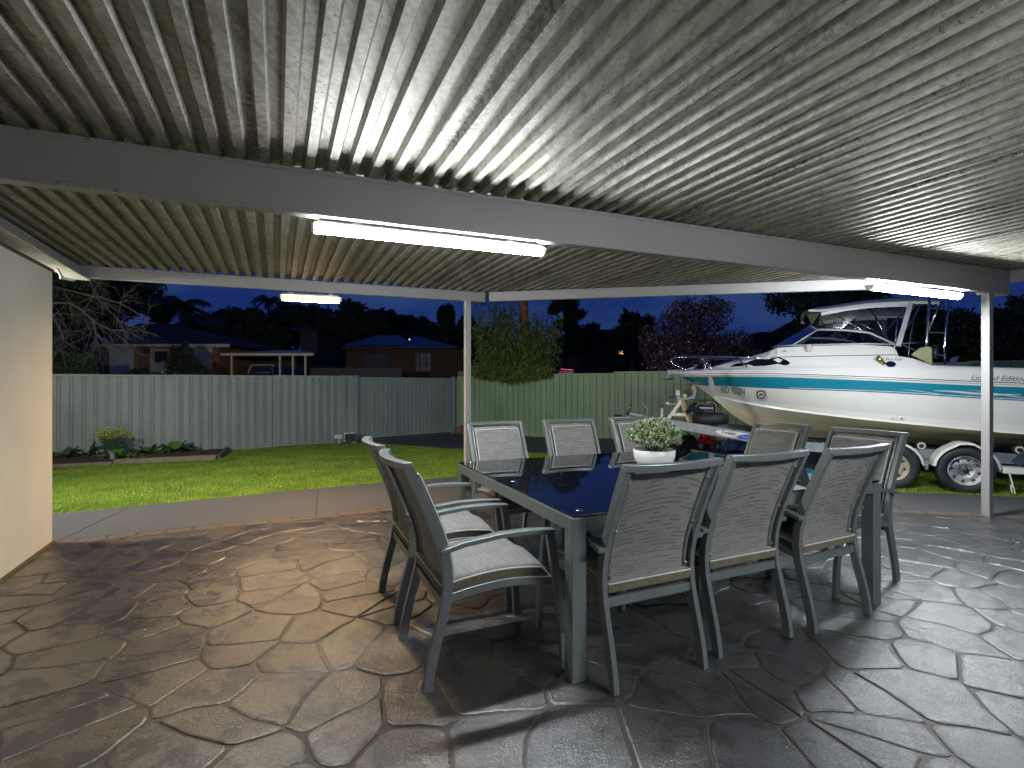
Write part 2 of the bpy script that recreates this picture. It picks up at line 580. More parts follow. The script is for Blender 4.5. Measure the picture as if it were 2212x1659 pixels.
SP = 0.315
seeds = []
for i in range(-20, 34):
    for j in range(-40, 44):
        a = (i + random.uniform(-.42, .42) + (0.5 if j % 2 else 0)) * SP * 1.30
        b = (j + random.uniform(-.40, .40)) * SP * 0.72
        seeds.append((a * cos(0.45) - b * sin(0.45), a * sin(0.45) + b * cos(0.45)))
def in_view(x, y, m=0.35):
    if y < 0.9: return False
    if abs(x) / y > 1.05 + m / y: return False
    return CAMH / y * F < 829.5 + 240
JA, JB = Vector((0.763, 2.93, 0)), Vector((1.263, 1.766, 0))
JD = (JB - JA).normalized(); JN = left_normal(JD)
STONES = []
GAP = 0.0058
for si, (sx, sy) in enumerate(seeds):
    if any(nx * sx + ny * sy > d + 0.35 for nx, ny, d in stamped_hps): continue
    if not (-4.5 < sx < 8.2 and -2.2 < sy < 7): continue
    seen = in_view(sx, sy)
    near = sorted(((qx - sx) ** 2 + (qy - sy) ** 2, qx, qy) for qx, qy in seeds if abs(qx - sx) < 1.5 and abs(qy - sy) < 1.5)[1:22]
    poly = [(sx - 1, sy - 1), (sx + 1, sy - 1), (sx + 1, sy + 1), (sx - 1, sy + 1)]
    for dd, qx, qy in near:
        L = sqrt(dd); nx = (qx - sx) / L; ny = (qy - sy) / L
        poly = clip_half(poly, nx, ny, nx * (sx + qx) / 2 + ny * (sy + qy) / 2 - GAP)
        if len(poly) < 3: break
    if len(poly) < 3: continue
    poly = [warp(*p) for p in chaikin(poly)]
    for nx, ny, d in stamped_hps:
        poly = clip_half(poly, nx, ny, d - 0.012)
        if len(poly) < 3: break
    if len(poly) < 3: continue
    jd = JN.x * JA.x + JN.y * JA.y
    for sgn in (1, -1):
        q = clip_half(poly, JN.x * sgn, JN.y * sgn, jd * sgn - 0.004)
        if len(q) >= 3:
            A = 0.5 * sum(q[i][0] * q[(i + 1) % len(q)][1] - q[(i + 1) % len(q)][0] * q[i][1] for i in range(len(q)))
            if abs(A) > 0.004:
                # drop almost coincident points
                r = [q[0]]
                for p in q[1:]:
                    if (p[0] - r[-1][0]) ** 2 + (p[1] - r[-1][1]) ** 2 > 2e-4: r.append(p)
                if len(r) > 2:
                    cxr = sum(p[0] for p in r) / len(r); cyr = sum(p[1] for p in r) / len(r)
                    STONES.append((abs(A) / cyr ** 3 if seen else -1.0, r))
STONES.sort(key=lambda q: -q[0])
rest = MB()
for k, (_, r) in enumerate(STONES):
    if k < 290 and _ > 0:
        piece('paving_stone', r, M['stone'], patio, ztop=random.uniform(-0.0015, 0.0015))
    else:
        o = piece('paving_stone_rest', r, None, None, ztop=random.uniform(-0.0015, 0.0015))
        rest.add([v.co[:] for v in o.data.vertices], [tuple(f.vertices) for f in o.data.polygons])
        me_ = o.data; bpy.data.objects.remove(o); bpy.data.meshes.remove(me_)
if rest.v:
    rest.build('far_paving_stones', M['stone'], patio)['kind'] = 'stuff'
print('paving stones', len(STONES))

# stamped stone surface outside the frame (beside and behind the viewer)
# brick edging row
M['edge_brick'] = simple('brown_edging_brick', (0.10, 0.075, 0.055), 0.5, 0, 0.3, 12, 0.4, 90, 'World')
Lb = (BRB - BRA).length
k = 0; q = 0.0
while q < Lb + 0.02:
    a = BRA + BRD * q; b = BRA + BRD * min(q + 0.205, Lb)
    if (b - a).length > 0.04:
        n0, n1 = br_n * 0.008, br_n * (BRICKW - 0.005)
        g = BRD * 0.008
        piece('edging_brick', [tuple((a + n0 + g)[:2]), tuple((b + n0 - g)[:2]), tuple((b + n1 - g)[:2]), tuple((a + n1 + g)[:2])], M['edge_brick'], patio, chamfer=0.006)
    q += 0.21
Lr = (RTB - RTA).length; q = 0.0
while q < Lr:
    a = RTA + RTD * (q + 0.03); b = RTA + RTD * (q + 0.225)
    n0, n1 = rt_n * 0.008, rt_n * (BRICKW - 0.005)
    piece('edging_brick', [tuple((a + n0)[:2]), tuple((b + n0)[:2]), tuple((b + n1)[:2]), tuple((a + n1)[:2])], M['edge_brick'], patio, chamfer=0.006)
    q += 0.21

# plain concrete strips beyond the edging, cut at their joints
def strip_poly():
    a = BRA + br_n * (BRICKW + 0.006); b = BRB + br_n * (BRICKW + 0.006)
    return a, b
def path_slab(poly):
    return piece('path_slab', poly, M['path'], patio, chamfer=0.006, depth=0.05)
def edge_pts(x0, x1):
    pts = [(x0, seg_y(LAWN_EDGE, x0))] + [p for p in LAWN_EDGE if x0 < p[0] < x1] + [(x1, seg_y(LAWN_EDGE, x1))]
    return pts
ox, oy = br_n.x * (BRICKW + 0.006), br_n.y * (BRICKW + 0.006)
def on_brick(x):      # lower edge of the path strip
    if x <= BRB.x:
        return BRA.y + oy + (x - BRA.x - ox) * BRD.y / BRD.x
    return RTA.y + rt_n.y * (BRICKW + .006) + (x - RTA.x) * RTD.y / RTD.x
cuts = [(-7.4, -7.4), (-4.66 + 0.55, -3.82), (-2.45, -1.98), (-0.45, -0.1), (0.62, 0.45), (2.4, 2.2), (4.42, 4.1), (6.2, 6.0), (9.4, 8.4)]
for (ta, la), (tb, lb) in zip(cuts, cuts[1:]):
    top = [(x, y - 0.004) for x, y in edge_pts(ta + 0.006, tb - 0.006)]
    low = [(lb - 0.006, on_brick(lb)), (la + 0.006, on_brick(la))]
    if la < BRB.x < lb: low.insert(1, (BRB.x, on_brick(BRB.x)))
    path_slab((low + top)[::-1][::-1])

# ---------------------------------------------------------------- rendered house wall on the left
house = empty('rendered_house', (0, 0, 0), 0, 'cream rendered house wall at the left edge of the patio', 'house')
HB = left_normal(WALLD); HB = HB if HB.x < 0 else -HB     # into the house
def Hpt(q, r, z): p = WALLP + WALLD * q + HB * r; return (p.x, p.y, z)
mb = MB()
poly = [Hpt(0, 0, 0)[:2], Hpt(8.0, 0, 0)[:2], Hpt(8.0, 6, 0)[:2], Hpt(0, 6, 0)[:2]]
mb.prism(poly, 2.55, Matrix.Translation((0, 0, -0.30)))
mb.build('wall', M['render'], house)
mb = MB()      # dark trim under the eave
mb.bar(Hpt(-0.0, -0.006, 2.262), Hpt(8.0, -0.006, 2.262), 0.012, 0.022)
mb.build('wall_trim', simple('brown_trim', (0.09, 0.07, 0.05), 0.6), house)
mb = MB()      # boxed eave over the back of the house
mb.box(Hpt(-0.33, 3.6, 2.40), (4.6, 0.62, 0.14), rz=atan2(HB.y, HB.x))
mb.build('eave', M['steel_warm'], house)
mb = MB()      # moss and dirt line at the foot of the wall
mb.bar(Hpt(0.0, -0.01, 0.006), Hpt(7.5, -0.01, 0.006), 0.03, 0.014)
mb.build('wall_base_joint', simple('mossy_joint', (0.10, 0.08, 0.03), 0.95, 0, 0.5, 20), house)

# ---------------------------------------------------------------- carport
carport = empty('carport_roof', (4.71, 5.10, 0), 0, 'corrugated metal carport roof with grey steel beams and posts over the patio', 'carport')
ci = Matrix.Translation(carport.location).inverted()
def cpart(mb, name, mat, **k):
    mb.v = [tuple(ci @ Vector(v)) for v in mb.v]
    return mb.build(name, mat, carport, **k)

OL_A = Vector((-4.19, 4.93, 0)); OL_B = Vector((-0.341, 6.42, 0))
OR_B = Vector((5.30, 5.30, 0))
MB_A = Vector((-2.80, 2.07, 0)); MB_B = Vector((5.00, 5.20, 0))
SD_B = Vector((9.0, 1.3, 0))
outer = [OL_A - RIB * 0.0, OL_B, OR_B, SD_B]          # far boundary of the sheets
outer_n = [left_normal((outer[i + 1] - outer[i]).normalized()) for i in range(3)]
def rib_end(p, z=0):
    """far end q of the line p*PER + q*RIB"""
    o = PER * p
    best = None
    for i in range(3):
        n = outer_n[i]; a = outer[i]
        den = n.dot(RIB)
        if den <= 1e-4: continue
        q = (n.dot(a) + (0.05 if i < 3 else 0) - n.dot(o)) / den
        best = q if best is None else min(best, q)
    return best
def rib_start(p):
    # the sheets start at the house wall line or well behind the viewer
    return -3.2

PITCH = 0.108; P0 = -1.035 - 30 * PITCH
prof = [(-0.0205, 0.0), (0.0205, 0.0), (0.034, 0.036), (0.074, 0.036)]       # one rib, repeated; then next pan
def sheet_profile(p_a, ribs):
    pts = []
    for k in range(ribs):
        for dp, dz in prof: pts.append((p_a + k * PITCH + dp, dz))
    pts.append((p_a + ribs * PITCH - 0.0205, 0.0)); pts.append((p_a + ribs * PITCH + 0.018, 0.0))
    return pts
PWALL = PER.dot(WALLP)
s = 0
sheet_start = -0.106 - 0.8 * PITCH - 5 * 8 * PITCH
p = sheet_start + 0.0
nsheet = 0
while p < 8.2:
    pts = sheet_profile(p + PITCH * 0.2, 8)
    pts = [(a, z) for a, z in pts if a > PWALL - 0.25]
    if len(pts) > 3:
        vs = []; fs = []
        lift = 0.0022 if nsheet % 2 else 0.0
        segs = 5
        for a, z in pts:
            e = rib_end(a); st = rib_start(a)
            for kseg in range(segs + 1):
                t = kseg / segs
                v = PER * a + RIB * (st + (e - st) * t)
                vs.append((v.x, v.y, ROOF_Z + 0.002 + z + lift))
        for i in range(len(pts) - 1):
            for kseg in range(segs):
                b = i * (segs + 1) + kseg
                fs.append((b, b + 1, b + segs + 2, b + segs + 1))
        mb = MB(); mb.add(vs, fs)
        cpart(mb, 'roof_sheet', M['roof'])
        # the lap line with the sheet before
        if nsheet:
            a = pts[0][0] - 0.003
            e = rib_end(a); st = rib_start(a)
            mb = MB()
            v0 = PER * a + RIB * st; v1 = PER * a + RIB * e
            mb.bar((v0.x, v0.y, ROOF_Z - 0.0008), (v1.x, v1.y, ROOF_Z - 0.0008), 0.009, 0.0036)
            cpart(mb, 'sheet_lap', M['lap'])
        nsheet += 1
    p += 8 * PITCH

def c_beam(name, a, b, ztop, h, w, face=1, lip=0.022, screws=True):
    """cold formed beam: web, top and bottom lips proud of the web on both faces"""
    a = Vector((a.x, a.y, 0)); b = Vector((b.x, b.y, 0))
    d = (b - a).normalized(); n = left_normal(d)
    mb = MB()
    z = ztop - h / 2
    za = Vector((0, 0, z))
    mb.bar(a + za, b + za, w - 0.012, h)
    for zz in (ztop - lip / 2 - 0.001, ztop - h + lip / 2 + 0.001):
        mb.bar(a + d * 0.001 + Vector((0, 0, zz)), b - d * 0.001 + Vector((0, 0, zz)), w, lip)
    o = cpart(mb, name, M['steel'], bevel=0.002)
    if screws:
        sm = MB()
        L = (b - a).length; q = 0.03
        while q < L:
            for zz in (ztop - lip / 2, ztop - h + lip / 2):
                c = a + d * q - n * (w / 2 + 0.002) + Vector((0, 0, zz))
                sm.box(c, (0.009, 0.007, 0.009), rz=atan2(d.y, d.x))
            q += PITCH / d.dot(PER)
        so = cpart(sm, 'screw_row', M['screw']); so['kind'] = 'stuff'
    return o
c_beam('main_beam', MB_A, MB_B, ROOF_Z, 0.24, 0.075, screws=True)
c_beam('outer_beam', OL_A, OL_B, ROOF_Z, 0.12, 0.06, lip=0.012, screws=False)
c_beam('outer_beam', OL_B + Vector((0.06, -0.02, 0)), OR_B - Vector((0.25, -0.05, 0)), ROOF_Z, 0.115, 0.06, lip=0.012, screws=False)
c_beam('outer_beam', MB_B + Vector((0.02, -0.02, 0)), SD_B, ROOF_Z, 0.12, 0.06, lip=0.012, screws=False)
# beam carried along the house wall, reaching past its corner
wa = Vector((-4.19, 4.93, 0)); wd = WALLD
c_beam('wall_beam', wa + wd * 0.02, wa + wd * 8.2, ROOF_Z, 0.12, 0.06, lip=0.012, screws=False)
mb = MB()
lo = wa + HB * 0.0
mb.bar(Vector((wa.x + 0.03, wa.y, 2.325)) + wd * 0.0 - HB * 0.01, Vector((wa.x + 0.03, wa.y, 2.325)) + wd * 8.1 - HB * 0.01, 0.16, 0.012)
cpart(mb, 'beam_flange', M['steel_warm'])
# second deep beam behind the viewer
B2A = MB_A + Vector((1.35, -2.85, 0)); B2B = B2A + BEAM * 9.0
c_beam('rear_beam', B2A, B2B, ROOF_Z, 0.24, 0.075, screws=False)

def post(name, x, y, z0, z1, w=0.070, rz=BANG):
    mb = MB(); mb.box((x, y, (z0 + z1) / 2), (w, w, z1 - z0), rz=rz)
    cpart(mb, name, M['steel'], bevel=0.004)
    mb = MB(); mb.box((x, y, z0 + 0.006), (w + 0.012, w + 0.012, 0.012), rz=rz)
    cpart(mb, 'post_foot', M['screw'])
post('post', 4.735, 5.12, 0.0, 2.222)
post('post', -0.545, 6.28, 0.0, 2.338)
mb = MB()      # bracket that closes the end of the deep beam
mb.box((4.86, 5.20, 2.262), (0.30, 0.13, 0.085), rz=BANG)
cpart(mb, 'end_bracket', M['steel_warm'], bevel=0.003)
# short conduit at the wall corner under the eave
part('conduit', M['white'], None, lambda b: b.tube([(-3.86, 4.36, 2.30), (-3.88, 4.42, 2.255), (-3.95, 4.50, 2.25), (-4.05, 4.75, 2.28)], 0.012)).parent = house

# ---------------------------------------------------------------- lamps
def batten(name, a, b, z, label, col, e, w=0.075, h=0.055, group=None, soft=None):
    a = Vector(a); b = Vector(b)
    c = (a + b) / 2; d = (b - a); L = d.length
    t = empty(name, (c.x, c.y, z), atan2(d.y, d.x), label, 'light', group)
    mb = MB(); mb.box((0, 0, -0.008), (L - 0.06, w * 0.8, 0.016)); mb.build('base_plate', M['screw'], t)
    # rounded diffuser
    pr = []
    for k in range(9):
        an = pi * k / 8
        pr.append((-cos(an) * w / 2, -sin(an) * (h - 0.012) ** 1 - 0.017))
    Mx = Matrix(((0, 0, 1, 0), (1, 0, 0, 0), (0, 1, 0, 0), (0, 0, 0, 1)))
    mb = MB()
    mb.prism(pr, L - 0.03, Matrix.Translation((-(L - 0.03) / 2, 0, 0)) @ Mx)
    mb.build('diffuser', emit(name + '_glow', col, e) if soft is None else emit(name + '_soft_glow', (1.0, 0.56, 0.15), soft), t)
    if soft is not None:
        mb = MB(); mb.box((0, 0, -h - 0.004), (L - 0.03, w * 0.9, 0.004)); mb.build('reflector', M['white'], t)
        for sy in (-1, 1):
            mb = MB(); mb.box((0, sy * w * 0.45, -h - 0.011), (L - 0.04, 0.003, 0.014)); mb.build('lens_edge', bpy.data.materials[name + '_soft_glow'], t)
        mb = MB(); mb.add([(-L/2 + .03, -w*.38, -h - .0075), (-L/2 + .03, w*.38, -h - .0075), (L/2 - .03, w*.38, -h - .0075), (L/2 - .03, -w*.38, -h - .0075)], [(0, 1, 2, 3)]); mb.build('tube', emit(name + '_tube', col, e), t)
    for sx in (-1, 1):
        mb = MB(); mb.prism([(x * 1.04, y * 1.02 + 0.0) for x, y in pr], 0.016, Matrix.Translation((sx * (L / 2 - 0.008) - 0.008, 0, 0)) @ Mx)
        mb.build('end_cap', M['white'], t)
    for sx in (-0.33, 0.33):
        mb = MB(); mb.box((sx * L, 0, 0.006), (0.05, w * 0.5, 0.014)); mb.build('bracket', M['screw'], t)
    return t
batten('batten_light', (-1.09, 2.79, 0), (0.205, 3.31, 0), 2.204, 'long white batten light glowing under the deep beam above the table end', LAMP_COOL, LAMP_E, 0.08, 0.058)
batten('batten_light', (3.12, 4.49, 0), (4.34, 4.99, 0), 2.204, 'white batten light glowing near the right hand post beside the boat canopy', LAMP_COOL, LAMP2_E, 0.08, 0.058)
batten('batten_light', (-2.535, 5.62, 0), (-1.945, 5.848, 0), 2.318, 'short warm yellow batten light hanging under the far left beam', LAMP_WARM, LAMP_WARM_E, 0.05, 0.062, soft=1.5)
rb = B2A + BEAM * 3.4
batten('batten_light', rb, rb + BEAM * 1.3, 2.205, 'batten light under the rear beam behind the viewer', LAMP_COOL, REAR_E, 0.085, 0.07)
# floodlight under the eave round the corner of the house
fl = empty('floodlight', (-5.35, 4.22, 2.20), 0, 'floodlight under the eave round the corner of the house', 'floodlight')
fl.rotation_euler = (0, 0, atan2(9.0, 4.5))       # local +X faces the yard
mb = MB(); mb.box((0, 0, 0), (0.09, 0.22, 0.16)); mb.build('housing', M['screw'], fl, bevel=0.006)
mb = MB(); mb.box((0.05, 0, 0), (0.008, 0.19, 0.13)); mb.build('lens', emit('flood_glow', (1.0, 0.97, 0.90), FLOOD_E), fl)
mb = MB(); mb.tube([(-0.05, 0, 0.02), (-0.08, 0, 0.13)], 0.012); mb.build('bracket', M['screw'], fl)
# ---------------------------------------------------------------- fences
def fence_mat(name, col):
    m, nt, b = new_mat(name)
    vec = mapped(nt, 'World')
    st = mapped(nt, 'World', (1, 1, 0.5))
    n = noise(nt, st, 1.2, 5, 0.6)
    c = ramp(nt, n, [(0.3, tuple(x * 0.82 for x in col)), (0.7, tuple(x * 1.12 for x in col))])
    nt.links.new(c, b.inputs['Base Color']); b.inputs['Roughness'].default_value = 0.5
    bump(nt, b, noise(nt, vec, 9, 2), 0.12, 0.01)
    return m
M['fence_grey'] = fence_mat('grey_green_colour_steel', (0.26, 0.30, 0.265))
M['fence_green'] = fence_mat('pale_green_colour_steel', (0.27, 0.40, 0.21))

def ribbed_sheet(mb, a, b, za0, zb0, za1, zb1, n, pitch=0.2, depth=0.03, kind=0):
    """sheet from a to b, profile towards n; bottom z za0..zb0, top za1..zb1"""
    L = (b - a).length; d = (b - a) / L
    pts = []; q = 0
    prof = [(0, 0), (0.112, 0), (0.118, -0.034), (0.140, -0.034), (0.146, 0.0), (0.166, 0.0), (0.172, -0.034), (0.194, -0.034)] if kind == 0 else [(0, 0), (0.085, 0), (0.093, -0.034), (0.125, -0.034), (0.135, 0)]
    while q < L:
        for dq, dd in prof:
            if q + dq <= L: pts.append((q + dq, dd))
        q += pitch
    pts.append((L, 0))
    vs = []
    for q, dd in pts:
        t = q / L; p = a + d * q + n * dd
        vs.append((p.x, p.y, za0 + (zb0 - za0) * t)); vs.append((p.x, p.y, za1 + (zb1 - za1) * t))
    fs = [(2 * i, 2 * i + 2, 2 * i + 3, 2 * i + 1) for i in range(len(pts) - 1)]
    mb.add(vs, fs)

def fence(name, pts, zs, mat, label, side, step_top=True, kind=0, pitch=0.2):
    """pts: panel break points; zs: (ground, top) at each"""
    pts = [Vector((x, y, 0)) for x, y in pts]
    root = empty(name, (pts[0].x, pts[0].y, zs[0][0]), 0, label, 'fence')
    inv = Matrix.Translation(root.location).inverted()
    def fin(mb, nm, m=mat, **k):
        mb.v = [tuple(inv @ Vector(v)) for v in mb.v]; return mb.build(nm, m, root, **k)
    for i in range(len(pts) - 1):
        a, b = pts[i], pts[i + 1]
        d = (b - a).normalized(); n = left_normal(d) * side
        z0 = min(zs[i][0], zs[i + 1][0]); z1 = (zs[i][1] + zs[i + 1][1]) / 2
        mb = MB(); ribbed_sheet(mb, a + d * 0.02, b - d * 0.02, z0, z0, z1 - 0.01, z1 - 0.01, n, pitch, 0.03, kind)
        fin(mb, 'fence_sheet')
        mb = MB(); mb.bar(a + Vector((0, 0, z1)), b + Vector((0, 0, z1)), 0.055, 0.05); fin(mb, 'top_rail', bevel=0.004)
        mb = MB(); mb.bar(a + Vector((0, 0, z0 + 0.03)), b + Vector((0, 0, z0 + 0.03)), 0.055, 0.06); fin(mb, 'bottom_rail')
    for i, p in enumerate(pts):
        zt = max(zs[max(0, i - 1)][1], zs[i][1]) if i else zs[i][1]
        mb = MB(); mb.box((p.x, p.y, (zs[i][0] + zt) / 2 - 0.01), (0.065, 0.065, zt - zs[i][0] + 0.05), rz=atan2((pts[-1] - pts[0]).y, (pts[-1] - pts[0]).x)); fin(mb, 'post')
    return root

FL1 = Vector((-9.6, 10.7)); FL2 = Vector((-4.50, 14.46))
def fl(t): p = FL1 + (FL2 - FL1) * t; return (p.x, p.y)
Lf = (FL2 - FL1).length
ub = []
for u in (-160, 104, 372, 592, 735):       # panel breaks seen in the photo
    r = (u - U0) / F
    # FL1.x + dx t = r (FL1.y + dy t)
    t = (r * FL1.y - FL1.x) / ((FL2.x - FL1.x) - r * (FL2.y - FL1.y))
    ub.append(fl(t))
ub.append(fl(1.0))
fence('boundary_fence', ub, [(-0.33, 1.50)] * 2 + [(-0.33, 1.515)] * 2 + [(-0.33, 1.53)] * 2, M['fence_grey'],
      'grey ribbed steel fence behind the garden bed on the left of the lawn', -1)

# the wide gate in the same steel
GA = Vector((-4.44, 14.55, 0)); GB = Vector((-1.93, 16.85, 0))
gate = empty('driveway_gate', (GA.x, GA.y, -0.3), 0, 'wide grey ribbed steel gate closing the driveway left of the green fence', 'gate')
inv = Matrix.Translation(gate.location).inverted()
def gpart(mb, nm, m=M['fence_grey'], **k):
    mb.v = [tuple(inv @ Vector(v)) for v in mb.v]; return mb.build(nm, m, gate, **k)
gd = (GB - GA).normalized(); gn = left_normal(gd) * -1
mb = MB(); ribbed_sheet(mb, GA + gd * 0.08, GB - gd * 0.08, -0.21, -0.21, 1.47, 1.47, gn, 0.14, 0.02, 1); gpart(mb, 'gate_sheet')
for z in (1.49, -0.22):
    mb = MB(); mb.bar(GA + gd * 0.05 + Vector((0, 0, z)) + gn * 0.0, GB - gd * 0.05 + Vector((0, 0, z)), 0.06, 0.05); gpart(mb, 'gate_rail')
for p, w in ((GA, 0.13), (GB, 0.10)):
    mb = MB(); mb.box((p.x, p.y, 0.60), (w, w, 1.92), rz=atan2(gd.y, gd.x)); gpart(mb, 'gate_post', bevel=0.006)
for q in (1.28,):
    mb = MB(); p = GA + gd * q + gn * 0.02; mb.box((p.x, p.y, 0.63), (0.06, 0.03, 1.68), rz=atan2(gd.y, gd.x)); gpart(mb, 'gate_stile')
mb = MB(); mb.bar(GA + gd * -0.2 + gn * 0.14 + Vector((0, 0, -0.285)), GB + gn * 0.14 + Vector((0, 0, -0.285)), 0.05, 0.03); gpart(mb, 'gate_track', M['galv'])

# green fence on the right, stepping up to the right
KA = Vector((-1.84, 17.0)); KC = Vector((10.2, 11.1))
breaks = [0.0, 1.42, 2.99, 4.755, 6.5, 8.25, 10.0, 11.8, 13.6, 15.4, 17.2]
gp = []; gzv = []
for t in breaks:
    x = KA.x + t; y = KA.y - 0.489 * t
    f = min(1, t / 12.0)
    gp.append((x, y)); gzv.append((gz(x, y) - 0.02, 1.50 + 0.30 * f ** 0.9))
fence('green_fence', gp, gzv, M['fence_green'], 'pale green ribbed steel fence running behind the boat and the trailer', -1, pitch=0.19, kind=1)
# brick plinth at the corner by the gate
M['brick'] = simple('red_brick', (0.19, 0.085, 0.055), 0.85, 0, 0.35, 14, 0.4, 50)
pl = empty('brick_edging', (-1.75, 16.75, gz(-1.75, 16.75)), atan2(-0.489, 1.0), 'low red brick edging at the foot of the green fence by the gate', 'edging')
for r in range(4):
    for k in range(4):
        mb = MB(); mb.box((0.14 + k * 0.24 + (0.12 if r % 2 else 0), -0.12, 0.035 + r * 0.078), (0.228, 0.105, 0.07)); mb.build('brick', M['brick'], pl)

# fallen white pipe by the fence
pw = G(1312, 940, -0.2)
mb = MB(); mb.tube([(0, 0, 0.03), (0.42, -0.05, 0.03)], 0.022)
o = mb.build('white_pipe', M['white'], None); o.location = (pw.x, pw.y, gz(pw.x, pw.y) + 0.02); tag(o, 'short white pipe lying on the driveway at the foot of the green fence', 'pipe')

# gate motor box, its small sign on a stake
gm = P(755, 950, 14.0); gmz = gz(gm.x, gm.y)
t = empty('gate_motor', (gm.x, gm.y, gmz), 0.35, 'black and white gate motor box beside the gate post', 'gate motor')
mb = MB(); mb.box((0, 0, 0.035), (0.34, 0.26, 0.07)); mb.build('footing', M['sleeper'], t)
mb = MB(); mb.box((0, 0.01, 0.17), (0.26, 0.22, 0.22)); mb.build('cover', M['black'], t, bevel=0.015)
mb = MB(); mb.box((-0.135, 0, 0.18), (0.03, 0.235, 0.25)); mb.box((0, 0, 0.29), (0.26, 0.235, 0.022)); mb.build('white_shell', M['white'], t, bevel=0.006)
mb = MB(); mb.tube([(-0.06, 0, 0.30), (-0.06, 0, 0.335)], 0.016); mb.build('key_release', M['chrome'], t)
sp = P(731, 955, 13.6); spz = gz(sp.x, sp.y)
t = empty('garden_sign', (sp.x, sp.y, spz), 0.2, 'tiny cream sign on a stake beside the gate motor', 'sign')
mb = MB(); mb.box((0, 0, 0.235), (0.20, 0.012, 0.10)); mb.build('sign_plate', M['steel_warm'], t)
mb = MB(); mb.tube([(0.02, 0.008, 0.0), (0.02, 0.008, 0.24)], 0.010); mb.build('stake', M['white'], t)
cb = MB(); cb.tube([(0, 0, 0.01), (0.12, -0.05, 0.06), (0.25, 0.02, 0.09), (0.33, 0.06, 0.06)], 0.018)
o = cb.build('black_hose', M['black'], None); o.location = (sp.x + 0.03, sp.y - 0.05, spz); tag(o, 'black hose curling between the small sign and the gate motor', 'hose')
# ---------------------------------------------------------------- dining table
def fabric(name, dark_k=1.0, light=(0.34, 0.325, 0.285), dark=(0.05, 0.048, 0.042), sc=115):
    m, nt, b = new_mat(name)
    tc = mapped(nt, 'Object'); sp3 = nt.nodes.new('ShaderNodeSeparateXYZ'); nt.links.new(tc, sp3.inputs[0])
    row = mathn(nt, 'MULTIPLY', mathn(nt, 'ADD', mathn(nt, 'ADD', sp3.outputs[1], sp3.outputs[2]), 3.0), sc)
    idx = mathn(nt, 'FLOOR', row); fr = mathn(nt, 'FRACT', row)
    cmb = nt.nodes.new('ShaderNodeCombineXYZ')
    nt.links.new(mathn(nt, 'MULTIPLY', sp3.outputs[0], 9.0), cmb.inputs[0]); nt.links.new(mathn(nt, 'MULTIPLY', idx, 3.71), cmb.inputs[1])
    seg = ramp(nt, noise(nt, cmb.outputs[0], 1.0, 1, 0.4), [(0.46, 0.0), (0.50, 1.0)])
    ln = ramp(nt, fr, [(0.0, 1.0), (0.34, 1.0), (0.44, 0.0)])
    n = mathn(nt, 'SUBTRACT', 0.56, mathn(nt, 'MULTIPLY', mathn(nt, 'MULTIPLY', seg, ln), 0.2))
    band = mapped(nt, 'Object', (0.6, 55, 55))
    n2 = noise(nt, band, 1.0, 2, 0.5)
    w = noise(nt, mapped(nt, 'Object'), 330, 2, 0.6)
    c = ramp(nt, n, [(0.39, dark), (0.46, tuple((x * .55 + y * .45) for x, y in zip(dark, light))), (0.52, light)])
    c = mixc(nt, 0.35, c, ramp(nt, n2, [(0.35, tuple(x * 0.5 for x in light)), (0.65, tuple(x * 1.15 for x in light))]), 'MIX')
    c = mixc(nt, 0.35, c, ramp(nt, w, [(0.3, 0.08), (0.7, 0.4)]))
    nt.links.new(c, b.inputs['Base Color'])
    b.inputs['Roughness'].default_value = 0.8
    bump(nt, b, mathn(nt, 'ADD', n, mathn(nt, 'MULTIPLY', w, 0.4)), 0.35, 0.003)
    return m
M['sling'] = fabric('woven_sling_fabric', light=(0.20, 0.187, 0.15), dark=(0.018, 0.018, 0.018), sc=80)
M['cushion'] = fabric('striped_cushion_fabric', light=(0.145, 0.138, 0.118), dark=(0.025, 0.024, 0.022), sc=90)
M['cushion_edge'] = simple('brown_cushion_edge', (0.12, 0.105, 0.07), 0.85, 0, 0.35, 60, 0.4, 200)
M['piping'] = simple('pale_piping', (0.50, 0.49, 0.46), 0.7)

def glass_mat():
    m, nt, b = new_mat('black_glass')
    b.inputs['Base Color'].default_value = (0.004, 0.005, 0.008, 1)
    b.inputs['Roughness'].default_value = 0.015
    b.inputs['IOR'].default_value = 1.9
    b.inputs['Specular IOR Level'].default_value = 1.0
    return m
M['glass'] = glass_mat()

TANG = radians(23.2)
TA = Vector((0.265, 2.255, 0)); TL, TW, TH = 2.13, 1.70, 0.74
table = empty('dining_table', TA, TANG, 'large grey metal dining table with a black glass top', 'table')
lw = 0.072
for (x, y) in ((lw / 2, lw / 2), (TL - lw / 2, lw / 2), (lw / 2, TW - lw / 2), (TL - lw / 2, TW - lw / 2)):
    mb = MB(); mb.box((x, y, (TH - 0.012) / 2), (lw, lw, TH - 0.012)); mb.build('leg', M['chair_metal'], table, bevel=0.003)
rh, rw = 0.062, 0.04
zr = TH - 0.012 - rh / 2
for a, b in (((lw, rw / 2 + .001), (TL - lw, rw / 2 + .001)), ((lw, TW - rw / 2 - .001), (TL - lw, TW - rw / 2 - .001))):
    mb = MB(); mb.bar((a[0], a[1], zr), (b[0], b[1], zr), rw, rh); mb.build('apron', M['chair_metal'], table, bevel=0.002)
for x in (rw / 2 + .001, TL - rw / 2 - .001):
    mb = MB(); mb.bar((x, lw, zr), (x, TW - lw, zr), rw, rh); mb.build('apron', M['chair_metal'], table, bevel=0.002)
for x in (TL / 3, 2 * TL / 3):
    mb = MB(); mb.bar((x, rw, zr), (x, TW - rw, zr), 0.04, 0.04); mb.build('cross_rail', M['chair_metal'], table)
